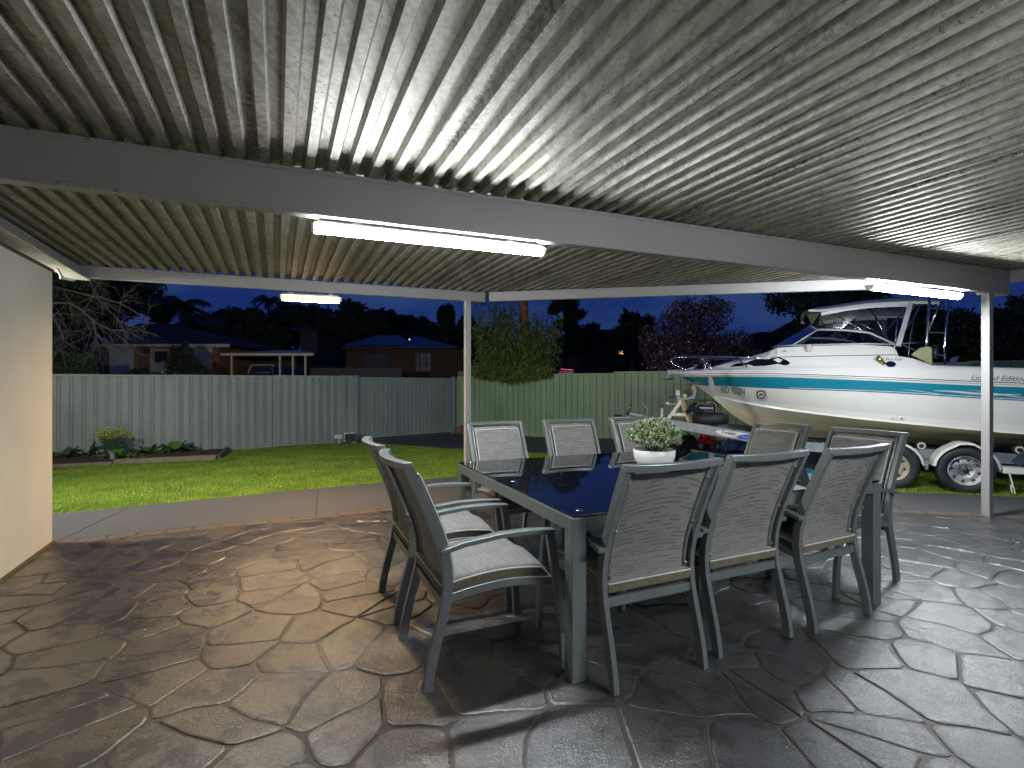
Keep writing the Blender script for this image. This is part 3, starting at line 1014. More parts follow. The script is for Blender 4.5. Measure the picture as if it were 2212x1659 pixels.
mb = MB(); mb.box((TL / 2, TW / 2, TH - 0.005), (TL - 0.012, TW - 0.012, 0.008)); mb.build('glass_top', M['glass'], table, bevel=0.0015)
for (x, y) in ((0.085, 0.085), (0.085, TW / 2), (0.085, TW - 0.085), (TL - 0.085, 0.085), (TL / 2, 0.085), (TL / 2, TW - .085)):
    mb = MB(); mb.lathe([(0.0, 0.0032), (0.014, 0.003), (0.020, 0.0), (0.0, 0.0)], 16, Matrix.Translation((x, y, TH - 0.0008)))
    mb.build('glass_fixing', M['chrome'], table, smooth=True)

# ---------------------------------------------------------------- dining chair
def lerp(a, b, t): return a + (b - a) * t
def poly_eval(tab, s):
    for (s0, v0), (s1, v1) in zip(tab, tab[1:]):
        if s0 <= s <= s1: return lerp(v0, v1, (s - s0) / (s1 - s0))
    return tab[0][1] if s < tab[0][0] else tab[-1][1]
LEG = [(0.0, -0.055), (0.08, -0.045), (0.18, -0.022), (0.28, 0.006), (0.37, 0.028), (0.45, 0.036), (0.53, 0.030), (0.62, 0.008), (0.72, -0.030), (0.85, -0.085), (0.97, -0.140)]
def back_y(z): return poly_eval(LEG, z)
W2 = 0.248
SEAT_D = 0.50
def seat_z(y): # side rail arches gently
    t = (y - 0.03) / SEAT_D
    return 0.405 + 0.035 * sin(pi * min(max(t, 0), 1) * 0.85) - 0.012 * t

def cushion(mb_top, cx, w, l, t, base, nrm, nu=14, nv=14, drop=None):
    """soft pad: base(a,b)->point for a,b in -1..1, nrm(a,b) -> outward; side skin separate"""
    def hh(a, b):
        e = max(0.0, 1 - abs(a) ** 5) * max(0.0, 1 - abs(b) ** 5)
        return e ** 0.35
    top = []; bot = []
    for i in range(nu + 1):
        for j in range(nv + 1):
            # denser near the edges
            a = sin((i / nu * 2 - 1) * pi / 2); b = sin((j / nv * 2 - 1) * pi / 2)
            p = base(a, b); n = nrm(a, b)
            h = hh(a, b)
            pil = 0.006 * sin(a * 5.0 + b * 1.3) + 0.004 * sin(b * 8.0 + a)
            top.append(p + n * (t * (0.55 + 0.45 * h) + pil * h)); bot.append(p)
    fs = []
    k = nv + 1
    for i in range(nu):
        for j in range(nv):
            q = i * k + j
            fs.append((q, q + k, q + k + 1, q + 1))
    edge = [(i, 0) for i in range(nu)] + [(nu, j) for j in range(nv)] + [(i, nv) for i in range(nu, 0, -1)] + [(0, j) for j in range(nv, 0, -1)]
    return top, bot, fs, [i * k + j for i, j in edge]

def make_chair(label):
    t = empty('dining_chair', (0, 0, 0), 0, label, 'chair', 'grey framed sling dining chairs round the table')
    mt = M['chair_metal']
    for sx in (-1, 1):
        pts = [(sx * W2, y, z) for z, y in LEG]
        part('rear_leg', mt, t, lambda b: b.sweep(pts, (1, 0, 0), 0.0135, 0.022), bevel=0.0025)
        fp = [(sx * 0.272, 0.605, 0.0), (sx * 0.272, 0.592, 0.18), (sx * 0.272, 0.560, 0.40), (sx * 0.272, 0.525, 0.62)]
        part('front_leg', mt, t, lambda b: b.sweep(fp, (1, 0, 0), 0.0135, 0.020), bevel=0.0025)
        ap = [(sx * 0.272, back_y(0.60) - 0.022, 0.598), (sx * 0.272, 0.10, 0.622), (sx * 0.272, 0.28, 0.640), (sx * 0.272, 0.42, 0.640), (sx * 0.272, 0.545, 0.628)]
        part('armrest', mt, t, lambda b: b.sweep(ap, (1, 0, 0), 0.023, 0.011), bevel=0.003)
        rp = [(sx * W2, 0.03 + SEAT_D * k / 6 , seat_z(0.03 + SEAT_D * k / 6) - 0.02) for k in range(7)] + [(sx * W2, 0.575, 0.385)]
        part('seat_rail', mt, t, lambda b: b.sweep(rp, (1, 0, 0), 0.011, 0.018), bevel=0.002)
    part('rear_rail', mt, t, lambda b: b.bar((-W2 + 0.0135, 0.024, 0.356), (W2 - 0.0135, 0.024, 0.356), 0.022, 0.040), bevel=0.002)
    part('front_rail', mt, t, lambda b: b.bar((-W2, 0.555, 0.365), (W2, 0.555, 0.365), 0.02, 0.035), bevel=0.002)
    # bowed top rail
    yt = back_y(0.97)
    tp = []
    for k in range(11):
        a = -1 + 2 * k / 10
        tp.append((a * (W2 + 0.0135), yt - 0.045 * (1 - a * a) + 0.0, 0.974))
    part('top_rail', mt, t, lambda b: b.sweep(tp, (0, 0, 1), 0.0145, 0.022), bevel=0.0025)
    # inner frame tubes that stretch the sling, with bolts
    for sx in (-1, 1):
        ip = [(sx * (W2 - 0.034), back_y(z) + 0.004, z) for z in (0.43, 0.50, 0.58, 0.68, 0.79, 0.90, 0.955)]
        st = part('sling_tube', mt, t, lambda b: b.tube(ip, 0.0115, 8), smooth=True)
        for z in (0.47, 0.68, 0.90):
            mb = MB()
            mb.lathe([(0, 0.008), (0.006, 0.007), (0.008, 0.0)], 10, Matrix.Translation((sx * (W2 - 0.031), back_y(z) - 0.007, z)) @ Matrix.Rotation(pi / 2, 4, 'X'))
            mb.build('bolt', M['screw'], st, smooth=True)
    # back sling
    nu, nv = 10, 12
    vs = []; fs = []
    for j in range(nv + 1):
        z = lerp(0.43, 0.945, j / nv)
        for i in range(nu + 1):
            a = -1 + 2 * i / nu
            bow = -0.028 * (1 - a * a) * (0.5 + 0.5 * j / nv)
            vs.append((a * (W2 - 0.034), back_y(z) + 0.004 + bow, z - 0.004 * (1 - a * a) * (1 if j == 0 else 0)))
    for j in range(nv):
        for i in range(nu):
            q = j * (nu + 1) + i; fs.append((q, q + 1, q + nu + 2, q + nu + 1))
    mb = MB(); mb.add(vs, fs); o = mb.build('back_sling', M['sling'], t, smooth=True)
    # seat sling
    vs = []; fs = []
    for j in range(8):
        y = lerp(0.05, 0.54, j / 7)
        for i in range(7):
            a = -1 + 2 * i / 6
            vs.append((a * (W2 - 0.012), y, seat_z(y) - 0.004 - 0.016 * (1 - a * a)))
    for j in range(7):
        for i in range(6):
            q = j * 7 + i; fs.append((q, q + 1, q + 8, q + 7))
    mb = MB(); mb.add(vs, fs); mb.build('seat_sling', M['sling'], t, smooth=True)
    # seat cushion, its front edge drops over the rail
    def sb(a, b):
        y = 0.285 + b * 0.275
        z = seat_z(y) + 0.0
        if y > 0.50: z -= (y - 0.50) * 1.0
        if y < 0.05: z += 0
        return Vector((a * (W2 - 0.016), y, z))
    top, bot, fs, ed = cushion(None, 0, 0, 0, 0.062, sb, lambda a, b: Vector((0, 0.22 * max(0, b) ** 3, 1)).normalized())
    mb = MB(); mb.add(top, fs); c = mb.build('seat_cushion', M['cushion'], t, smooth=True)
    n = len(ed)
    mb = MB(); mb.add([top[i] for i in ed] + [bot[i] + Vector((0, 0, -0.004)) for i in ed], [(i, n + i, n + (i + 1) % n, (i + 1) % n) for i in range(n)]); mb.build('cushion_side', M['cushion_edge'], c)
    loop = [top[i] for i in ed]; loop.append(loop[0])
    mb = MB(); mb.tube(loop, 0.0042, 5, caps=False); mb.build('piping', M['piping'], c, smooth=True)
    # back cushion
    def bb(a, b):
        z = 0.665 + b * 0.255
        return Vector((a * (W2 - 0.045), back_y(z) + 0.014 - 0.022 * (1 - a * a) * (0.5 + 0.5 * (z - .43) / .5), z))
    top, bot, fs, ed = cushion(None, 0, 0, 0, 0.045, bb, lambda a, b: Vector((0, 1, 0.25)).normalized())
    fs = [tuple(reversed(f)) for f in fs]
    mb = MB(); mb.add(top, fs); c = mb.build('back_cushion', M['cushion'], t, smooth=True)
    mb = MB(); mb.add([top[i] for i in ed] + [bot[i] for i in ed], [(i, n + i, n + (i + 1) % n, (i + 1) % n) for i in range(n)]); mb.build('cushion_side', M['cushion_edge'], c)
    loop = [top[i] for i in ed]; loop.append(loop[0])
    mb = MB(); mb.tube(loop, 0.0038, 5, caps=False); mb.build('piping', M['piping'], c, smooth=True)
    return t

D = math.degrees
# (x, y) of the midpoint between the rear feet, facing angle (local +Y direction, degrees from world +Y, counter clockwise)
near_a, far_a, left_a, right_a = 24.0, 24.0 + 180, 23.5 - 90, 23.5 + 90
def rear(x1, y1, x2, y2): return ((x1 + x2) / 2, (y1 + y2) / 2)
chairs = [
    (0.662, 2.29, 24.0, 'nearest chair with its back to the viewer, just right of the front table leg'),
    (1.220, 2.585, 24.5, 'middle of the three chairs with their backs to the viewer'),
    (1.818, 2.835, 26.5, 'chair with its back to the viewer at the right end of the near row'),
    (-0.464, 2.432, -66.0, 'front armchair at the left end of the table, pale seat cushion facing right'),
    (-0.73, 3.05, -66.5, 'rear armchair at the left end of the table, half hidden by the front one'),
    (2.49, 3.69, 114.0, 'chair at the right end of the table nearest the right hand post'),
    (2.20, 4.32, 113.0, 'chair at the right end of the table in front of the trailer drawbar'),
    (-0.12, 4.47, 204.5, 'chair across the table facing the viewer, nearest the left post'),
    (0.565, 4.78, 201.0, 'middle chair of the far row facing the viewer'),
    (1.245, 5.10, 202.0, 'chair of the far row partly hidden behind the potted plant'),
]
c0 = make_chair(chairs[0][3])
for i, (x, y, a, lab) in enumerate(chairs):
    c = c0 if i == 0 else copy_tree(c0)
    c.location = (x + (-0.055) * sin(radians(a)) * 1.0, y - (-0.055) * cos(radians(a)) * 1.0, 0)
    c.rotation_euler = (0, 0, radians(a))
    c['label'] = lab

# ---------------------------------------------------------------- potted plant on the table
def numpy_mesh(name, verts, faces_n, mat, parent=None, smooth=False):
    """verts (N, k, 3): N faces of k own vertices each"""
    N, k, _ = verts.shape
    me = bpy.data.meshes.new(name)
    me.vertices.add(N * k); me.loops.add(N * k); me.polygons.add(N)
    me.vertices.foreach_set('co', verts.reshape(-1).astype(np.float32))
    me.loops.foreach_set('vertex_index', np.arange(N * k, dtype=np.int32))
    me.polygons.foreach_set('loop_start', np.arange(0, N * k, k, dtype=np.int32))
    me.polygons.foreach_set('loop_total', np.full(N, k, dtype=np.int32))
    me.update(calc_edges=True)
    return link_mesh(name, me, mat, parent, smooth)

def rand_leaves(centers, size, aspect=0.5, up_bias=0.0, jitter=0.4, droop=None):
    """diamond leaves at the centres (N,3)"""
    N = len(centers)
    d = rng.normal(size=(N, 3)); d[:, 2] += up_bias
    if droop is not None: d += droop
    d /= np.linalg.norm(d, axis=1)[:, None]
    q = rng.normal(size=(N, 3)); s = np.cross(d, q); s /= np.linalg.norm(s, axis=1)[:, None] + 1e-9
    L = (size * (1 + jitter * rng.uniform(-1, 1, N)))[:, None]
    w = L * aspect * 0.5
    b = centers
    v = np.stack([b, b + d * L * 0.45 + s * w, b + d * L, b + d * L * 0.45 - s * w], axis=1)
    return v

def leaf_mat(name, c1, c2, rough=0.6, spots=None, trans=0.0):
    m, nt, b = new_mat(name)
    g = nt.nodes.new('ShaderNodeNewGeometry')
    c = ramp(nt, g.outputs['Random Per Island'], [(0.0, c1), (1.0, c2)] if spots is None else [(0.0, c1), (0.85, c2), (0.90, spots), (1.0, spots)])
    nt.links.new(c, b.inputs['Base Color'])
    b.inputs['Roughness'].default_value = rough
    return m

pc = G(1413, 1010, TH)
pot = empty('potted_plant', (pc.x, pc.y, TH), 0, 'round pale green plant in a white bowl on the glass table top', 'potted plant')
prof = [(0.0, 0.0), (0.075, 0.0), (0.100, 0.012), (0.128, 0.045), (0.140, 0.085), (0.143, 0.125), (0.138, 0.128), (0.132, 0.11), (0.0, 0.105)]
mb = MB(); mb.lathe(prof, 40); mb.build('bowl', simple('white_ceramic', (0.74, 0.73, 0.70), 0.3), pot, smooth=True)
N = 9500
dr = rng.normal(size=(N, 3)); dr /= np.linalg.norm(dr, axis=1)[:, None]
dr[:, 2] = np.where(dr[:, 2] < -0.35, -dr[:, 2], dr[:, 2])
rad = 0.165 * rng.uniform(0.62, 1.03, N) ** 0.6
# uneven outline
lump = 1 + 0.06 * np.sin(dr[:, 0] * 9 + dr[:, 1] * 7) + 0.05 * np.sin(dr[:, 2] * 13 + dr[:, 0] * 5)
cen = dr * (rad * lump)[:, None] * np.array([1.05, 1.05, 0.70]) + np.array([0, 0, 0.215])
o = numpy_mesh('foliage', rand_leaves(cen, 0.020, 0.62, 0.2), 4, leaf_mat('pale_green_leaf', (0.09, 0.15, 0.05), (0.42, 0.50, 0.30)), pot)
mb = MB()
for k in range(46):
    a = rng.uniform(0, 2 * pi); e = rng.uniform(0.1, 1.2)
    q = Vector((cos(a) * cos(e), sin(a) * cos(e), sin(e) * 0.8)) * 0.15
    mb.tube([(q.x * 0.2, q.y * 0.2, 0.09), (q.x * 0.6, q.y * 0.6, 0.11 + q.z * 0.6), (q.x, q.y, 0.17 + q.z)], 0.0018, 4)
o = mb.build('stems', simple('plant_stem', (0.06, 0.09, 0.03), 0.7), pot); o['kind'] = 'stuff'
# ---------------------------------------------------------------- boat and trailer share one local frame:
# +X towards the bow, +Y towards the viewer's side, origin over the rear axle on the ground
BO = Vector((6.07, 7.32, 0)); BANGLE = atan2(0.4384, -0.8988)
boat = empty('motor_boat', BO, BANGLE, 'white fishing boat with a teal stripe and a canvas canopy standing on its trailer', 'boat')

def interp(tab, s):
    # smooth (cosine-free) piecewise with catmull like easing
    xs = [t[0] for t in tab]
    if s <= xs[0]: return tab[0][1]
    if s >= xs[-1]: return tab[-1][1]
    for i in range(len(tab) - 1):
        if xs[i] <= s <= xs[i + 1]:
            x0, y0 = tab[i]; x1, y1 = tab[i + 1]
            m0 = (y1 - tab[i - 1][1]) / (x1 - xs[i - 1]) if i > 0 else (y1 - y0) / (x1 - x0)
            m1 = (tab[i + 2][1] - y0) / (xs[i + 2] - x0) if i + 2 < len(tab) else (y1 - y0) / (x1 - x0)
            h = x1 - x0; t = (s - x0) / h
            return (2*t**3 - 3*t**2 + 1) * y0 + (t**3 - 2*t**2 + t) * h * m0 + (-2*t**3 + 3*t**2) * y1 + (t**3 - t**2) * h * m1
KEEL = [(-2.9, .47), (0, .46), (1.5, .49), (2.0, .54), (2.365, .62), (2.704, .82), (3.012, 1.10), (3.307, 1.316), (3.54, 1.452)]
RAILW = [(-2.9, 1.10), (0, 1.15), (1, 1.12), (1.6, 1.05), (2.2, .92), (2.6, .78), (3.0, .57), (3.3, .34), (3.45, .18), (3.54, .02)]
RAILZ = [(-2.9, 1.24), (-0.53, 1.317), (0.88, 1.395), (1.6, 1.435), (2.2, 1.460), (3.54, 1.475)]
CHZ = [(-2.9, .66), (-0.58, .738), (0.36, .806), (0.85, .844), (1.5, .905), (2.18, .985), (2.6, 1.055), (2.93, 1.12)]
CHW = [(-2.9, 1.00), (0, 1.02), (1, .93), (1.6, .80), (2.18, .58), (2.6, .34), (2.85, .12), (2.99, .012)]
def keel(s): return interp(KEEL, s)
def railw(s): return interp(RAILW, s)
def railz(s): return interp(RAILZ, s)
def chine(s):
    if s >= 2.99: return (0.010, keel(s) + 0.004)
    return (max(0.010, interp(CHW, s)), max(interp(CHZ, s), keel(s) + 0.004))
def hull_w(s, z):
    wc, zc = chine(s); wr, zr = railw(s), railz(s)
    t = (z - zc) / max(1e-4, (zr - zc)); t = min(1, max(0, t))
    k = min(1.0, max(0.0, (3.1 - s) / 1.0))
    return wc + (wr - wc) * t + 0.03 * sin(pi * t) * k
def stripe_lo(s): return interp([(-2.9, 1.05), (-0.54, 1.12), (-0.06, 1.147), (0.87, 1.208), (2.18, 1.258), (2.78, 1.289), (3.30, 1.312), (3.54, 1.452)], s)

ST = list(np.linspace(-2.9, 2.0, 22)) + list(np.linspace(2.1, 3.5, 26)) + [3.54]
def hull_section(s):
    wc, zc = chine(s); zr = railz(s); zk = keel(s)
    pts = [(0.0, zk)]
    for t in (0.33, 0.345, 0.66, 0.675):       # two moulded strakes under the chine
        w = wc * t; z = zk + (zc - zk) * t
        if t in (0.345, 0.675): z -= 0.014 * min(1, wc * 2)
        pts.append((w, z))
    pts.append((wc * 0.985, zc - 0.022 * min(1, wc * 3)))
    pts.append((wc + 0.02 * min(1, wc * 4), zc - 0.020 * min(1, wc * 3)))
    pts.append((wc + 0.018 * min(1, wc * 4), zc + 0.012 * min(1, wc * 3)))
    for k in range(1, 8):
        z = zc + (zr - zc) * k / 7
        pts.append((hull_w(s, z), z))
    return pts
mb = MB(); vs = []; nsec = len(hull_section(0))
for s in ST:
    for w, z in hull_section(s): vs.append((s, w, z))
    for w, z in hull_section(s): vs.append((s, -w, z))
fs = []
for i in range(len(ST) - 1):
    for k in range(nsec - 1):
        a = i * 2 * nsec + k; b = a + 2 * nsec
        fs.append((a, b, b + 1, a + 1))
        a += nsec; b += nsec
        fs.append((a, a + 1, b + 1, b))
tr = [k for k in range(nsec)] + [nsec + k for k in range(nsec - 1, 0, -1)]
fs.append(tuple(tr))
mb.add(vs, fs)
M['hullmat'] = simple('old_gelcoat_hull', (0.66, 0.65, 0.60), 0.25, 0, 0.03, 1.2, coat=0.3)
def stain_hull():
    m, nt, b = new_mat('hull_gelcoat_stained_low')
    vec = mapped(nt, 'Object')
    sep = nt.nodes.new('ShaderNodeSeparateXYZ'); nt.links.new(vec, sep.inputs[0])
    n = noise(nt, mapped(nt, 'Object', (0.8, 3, 6)), 2.0, 5, 0.6)
    # tannin stain below the chine line, a real water line stain
    ch = mathn(nt, 'SUBTRACT', mathn(nt, 'ADD', mathn(nt, 'MULTIPLY', sep.outputs[0], 0.068), 0.80), sep.outputs[2])
    f = ramp(nt, mathn(nt, 'ADD', mathn(nt, 'MULTIPLY', ch, 4.0), mathn(nt, 'MULTIPLY', n, 0.9)), [(0.45, 0.0), (0.75, 1.0)])
    c = mixc(nt, f, (0.80, 0.795, 0.76), (0.84, 0.77, 0.54))
    nt.links.new(c, b.inputs['Base Color']); b.inputs['Roughness'].default_value = 0.24
    b.inputs['Coat Weight'].default_value = 0.3
    return m
M['hullmat'] = stain_hull()
mb.build('hull', M['hullmat'], boat, smooth=False)
bpy.data.objects['hull'].data.polygons.foreach_set('use_smooth', [False] * len(bpy.data.objects['hull'].data.polygons))

def band(name, mat, top, bot, s0, s1, off=0.003, n=70, rows=3, side=(1, -1), parent=None):
    mb = MB()
    for sd in side:
        vs = []; fs = []
        for i in range(n + 1):
            s = lerp(s0, s1, i / n)
            zt = top(s); zb = bot(s)
            for k in range(rows + 1):
                z = lerp(zb, zt, k / rows)
                vs.append((s, sd * (hull_w(s, z) + off), z))
        for i in range(n):
            for k in range(rows):
                a = i * (rows + 1) + k; b = a + rows + 1
                f = (a, a + 1, b + 1, b)
                fs.append(f if sd > 0 else f[::-1])
        mb.add(vs, fs)
    return mb.build(name, mat, parent or boat, smooth=True)
M['teal'] = simple('teal_paint', (0.010, 0.22, 0.32), 0.25, 0, 0.05, 1.5, coat=0.3)
M['thin'] = simple('grey_pinstripe', (0.13, 0.13, 0.14), 0.35)
band('teal_stripe', M['teal'], lambda s: railz(s) - 0.036, lambda s: max(stripe_lo(s), keel(s) + 0.006), -2.9, 3.50)
band('thin_stripe', M['white'], lambda s: stripe_lo(s) + 0.022, lambda s: stripe_lo(s) + 0.015, -2.9, 1.9, 0.0045, rows=1)
# rub rail along the deck joint
rr = MB()
for sd in (1, -1):
    rr.tube([(s, sd * (railw(s) + 0.008), railz(s)) for s in ST], 0.014, 6)
rr.build('rub_rail', M['gelcoat'], boat, smooth=True)
rr = MB()
for sd in (1, -1):
    rr.tube([(s, sd * (railw(s) + 0.015), railz(s) + 0.011) for s in ST], 0.006, 5)
rr.build('rub_rail_insert', M['black'], boat, smooth=True)

# deck, cabin and cockpit coaming
SUP = {   # s: six offsets inboard of the rail
    3.54: [(.018, 1.478), (.016, 1.482), (.012, 1.486), (.008, 1.489), (.004, 1.49), (0, 1.49)],
    3.44: [(.17, 1.50), (.15, 1.525), (.12, 1.535), (.09, 1.54), (.04, 1.545), (0, 1.548)],
    3.30: [(.31, 1.505), (.29, 1.535), (.24, 1.548), (.17, 1.556), (.08, 1.562), (0, 1.565)],
    3.09: [(.49, 1.505), (.45, 1.54), (.37, 1.556), (.27, 1.568), (.13, 1.578), (0, 1.582)],
    2.76: [(.68, 1.505), (.63, 1.542), (.53, 1.565), (.40, 1.645), (.22, 1.675), (0, 1.69)],
    2.45: [(.81, 1.500), (.76, 1.542), (.70, 1.570), (.58, 1.690), (.38, 1.735), (0, 1.75)],
    2.20: [(.90, 1.498), (.85, 1.545), (.80, 1.575), (.72, 1.725), (.58, 1.80), (0, 1.83)],
    2.05: [(.95, 1.495), (.90, 1.545), (.86, 1.580), (.80, 1.725), (.74, 1.855), (0, 1.90)],
    1.60: [(1.03, 1.480), (.99, 1.545), (.96, 1.580), (.90, 1.715), (.83, 1.862), (0, 1.90)],
    1.00: [(1.10, 1.448), (1.06, 1.535), (1.03, 1.575), (.95, 1.70), (.86, 1.855), (0, 1.89)],
    0.70: [(1.12, 1.430), (1.08, 1.530), (1.05, 1.570), (.97, 1.695), (.89, 1.82), (0, 1.86)],
    0.66: [(1.12, 1.428), (1.08, 1.528), (1.05, 1.568), (.97, 1.690), (.90, 1.78), (0, 1.80)],
    0.64: [(1.12, 1.426), (1.08, 1.527), (1.05, 1.567), (.97, 1.685), (.86, 1.68), (0, 0.95)],
    0.50: [(1.12, 1.420), (1.08, 1.522), (1.05, 1.565), (.98, 1.660), (.87, 0.95), (0, 0.95)],
    0.30: [(1.12, 1.405), (1.08, 1.515), (1.05, 1.548), (.99, 1.566), (.88, 0.95), (0, 0.95)],
    -0.60: [(1.12, 1.35), (1.09, 1.478), (1.06, 1.506), (.96, 1.514), (.90, 0.95), (0, 0.95)],
    -2.90: [(1.08, 1.28), (1.05, 1.40), (1.02, 1.43), (.93, 1.44), (.90, 0.95), (0, 0.95)],
}
SK = sorted(SUP)
def sup(s):
    for a, b in zip(SK, SK[1:]):
        if a <= s <= b:
            t = (s - a) / (b - a)
            return [(lerp(p[0], q[0], t), lerp(p[1], q[1], t)) for p, q in zip(SUP[a], SUP[b])]
ss = sorted(set(list(np.linspace(-2.9, 0.3, 10)) + [0.3, 0.4, .5, .64, .66, .70, .85, 1, 1.2, 1.4, 1.6, 1.8, 2.05, 2.12, 2.2, 2.3, 2.45, 2.6, 2.76, 2.92, 3.09, 3.2, 3.3, 3.38, 3.44, 3.49, 3.54]))
vs = []; fs = []
for s in ss:
    sec = [(railw(s), railz(s))] + sup(s)
    for w, z in sec: vs.append((s, w, z))
    for w, z in sec: vs.append((s, -w, z))
for i in range(len(ss) - 1):
    for k in range(6):
        a = i * 14 + k; b = a + 14
        fs.append((a, b, b + 1, a + 1)); fs.append((a + 7, a + 8, b + 8, b + 7))
mb = MB(); mb.add(vs, fs); o = mb.build('deck_and_cabin', M['gelcoat'], boat)
bv = o.modifiers.new('bevel', 'BEVEL'); bv.width = 0.012; bv.segments = 2; bv.angle_limit = radians(25)

def sup_w(s, z):
    sec = [(railw(s), railz(s))] + sup(s)
    for (w0, z0), (w1, z1) in zip(sec, sec[1:]):
        if z0 <= z <= z1 and z1 > z0: return w0 + (w1 - w0) * (z - z0) / (z1 - z0)
    return sec[0][0]
def BL(u, v, w):
    r = (u - U0) / F
    s = (r * (7.32 - 0.8988 * w) - 6.07 + 0.4384 * w) / (-0.8988 - r * 0.4384)
    Y = 7.32 + 0.4384 * s - 0.8988 * w
    return s, CAMH + (V0 - v) / F * Y

# groove line on the cabin side
mb = MB(); mb.tube([(s, sup_w(s, 1.700 + 0.006 * s) + 0.001, 1.700 + 0.006 * s) for s in np.linspace(0.66, 2.15, 20)], 0.0055, 5)
mb.build('cabin_groove', M['dark'], boat)

# side windows of the cabin
def hull_patch(name, poly, mat, off=0.006, fn=sup_w, parent=None, side=1, thick=0.0):
    """flat printed or glazed patch that follows the side; poly in (s, z)"""
    n = len(poly)
    cx = sum(p[0] for p in poly) / n; cz = sum(p[1] for p in poly) / n
    vs = [(cx, side * (fn(cx, cz) + off), cz)]
    for k in (0.5, 1.0):
        for s, z in poly:
            a = cx + (s - cx) * k; b = cz + (z - cz) * k
            vs.append((a, side * (fn(a, b) + off), b))
    fs = [(0, 1 + i, 1 + (i + 1) % n) for i in range(n)] + [(1 + i, 1 + n + i, 1 + n + (i + 1) % n, 1 + (i + 1) % n) for i in range(n)]
    mb = MB(); mb.add(vs, fs); return mb.build(name, mat, parent or boat, smooth=True)
win = [(2.72, 1.588), (2.66, 1.630), (2.52, 1.690), (2.33, 1.712), (2.03, 1.712), (1.93, 1.66), (1.89, 1.62), (1.93, 1.590), (2.3, 1.586)]
M['tint'] = simple('tinted_window', (0.006, 0.006, 0.009), 0.08)
hull_patch('cabin_window', win, M['tint'], 0.006)
hull_patch('cabin_window', win, M['tint'], 0.006, side=-1)

# clear glazing
def clear_mat(name, tint, gl):
    m = bpy.data.materials.new(name); m.use_nodes = True
    nt = m.node_tree; nt.nodes.remove(nt.nodes['Principled BSDF'])
    out = nt.nodes['Material Output']
    tr = nt.nodes.new('ShaderNodeBsdfTransparent'); tr.inputs[0].default_value = (*tint, 1)
    g = nt.nodes.new('ShaderNodeBsdfGlossy'); g.inputs['Roughness'].default_value = 0.08
    fr = nt.nodes.new('ShaderNodeFresnel'); fr.inputs[0].default_value = 1.45
    mx = nt.nodes.new('ShaderNodeMixShader')
    nt.links.new(fr.outputs[0], mx.inputs[0]); nt.links.new(tr.outputs[0], mx.inputs[1]); nt.links.new(g.outputs[0], mx.inputs[2])
    nt.links.new(mx.outputs[0], out.inputs[0])
    return m
M['glazing'] = clear_mat('clear_glazing', (0.92, 0.96, 0.96), 0.1)
M['vinyl'] = clear_mat('clear_vinyl', (0.92, 0.93, 0.95), 0.1)
M['canvas'] = simple('pale_grey_canvas', (0.50, 0.49, 0.46), 0.85, 0, 0.12, 4, 0.3, 120)
M['frame'] = simple('pale_grey_frame', (0.42, 0.43, 0.45), 0.4, 0.2)

def quad_strip(name, mat, a, b, parent=None, th=0.004):
    """surface between two polylines of equal length, with thickness"""
    n = len(a); a = [Vector(p) for p in a]; b = [Vector(p) for p in b]
    nn = (a[1] - a[0]).cross(b[0] - a[0]).normalized() * th
    vs = a + b + [p + nn for p in a] + [p + nn for p in b]
    fs = []
    for i in range(n - 1):
        fs += [(i, i + 1, n + i + 1, n + i), (2 * n + i, 3 * n + i, 3 * n + i + 1, 2 * n + i + 1), (i, 2 * n + i, 2 * n + i + 1, i + 1), (n + i, n + i + 1, 3 * n + i + 1, 3 * n + i)]
    fs += [(0, n, 3 * n, 2 * n), (n - 1, 3 * n - 1, 4 * n - 1, 2 * n - 1)]
    mb = MB(); mb.add(vs, fs); return mb.build(name, mat, parent or boat)

ws = empty('windscreen', parent=boat)
for sd in (1, -1):
    cB, cT = (2.10, 0.0, 1.908), (1.60, 0.0, 2.225)
    kB, kT = (1.86, sd * 0.79, 1.878), (1.54, sd * 0.73, 2.095)
    quad_strip('front_pane', M['glazing'], [cB, (2.02, sd * 0.4, 1.898), kB], [cT, (1.585, sd * 0.38, 2.18), kT], ws)
    base = [kB, (1.3, sd * 0.84, 1.872), (0.95, sd * 0.855, 1.866), (0.66, sd * 0.87, 1.845)]
    top = [kT, (1.25, sd * 0.755, 2.075), (0.93, sd * 0.78, 2.02), (0.64, sd * 0.86, 1.862)]
    quad_strip('side_pane', M['glazing'], base, top, ws)
    mb = MB()
    mb.tube([cT, (1.585, sd * 0.38, 2.18), kT, (1.4, sd * 0.745, 2.088), (1.25, sd * 0.755, 2.075), (1.1, sd * .765, 2.052), (0.93, sd * 0.78, 2.02), (0.64, sd * 0.87, 1.83)], 0.016, 8)
    mb.build('top_frame', M['frame'], ws, smooth=True)
    mb = MB(); mb.tube([cB, (2.02, sd * 0.4, 1.90), kB, base[1], base[2], base[3]], 0.013, 6); mb.build('base_frame', M['frame'], ws, smooth=True)
    mb = MB(); mb.tube([kB, kT], 0.013, 6); mb.build('corner_post', M['frame'], ws, smooth=True)

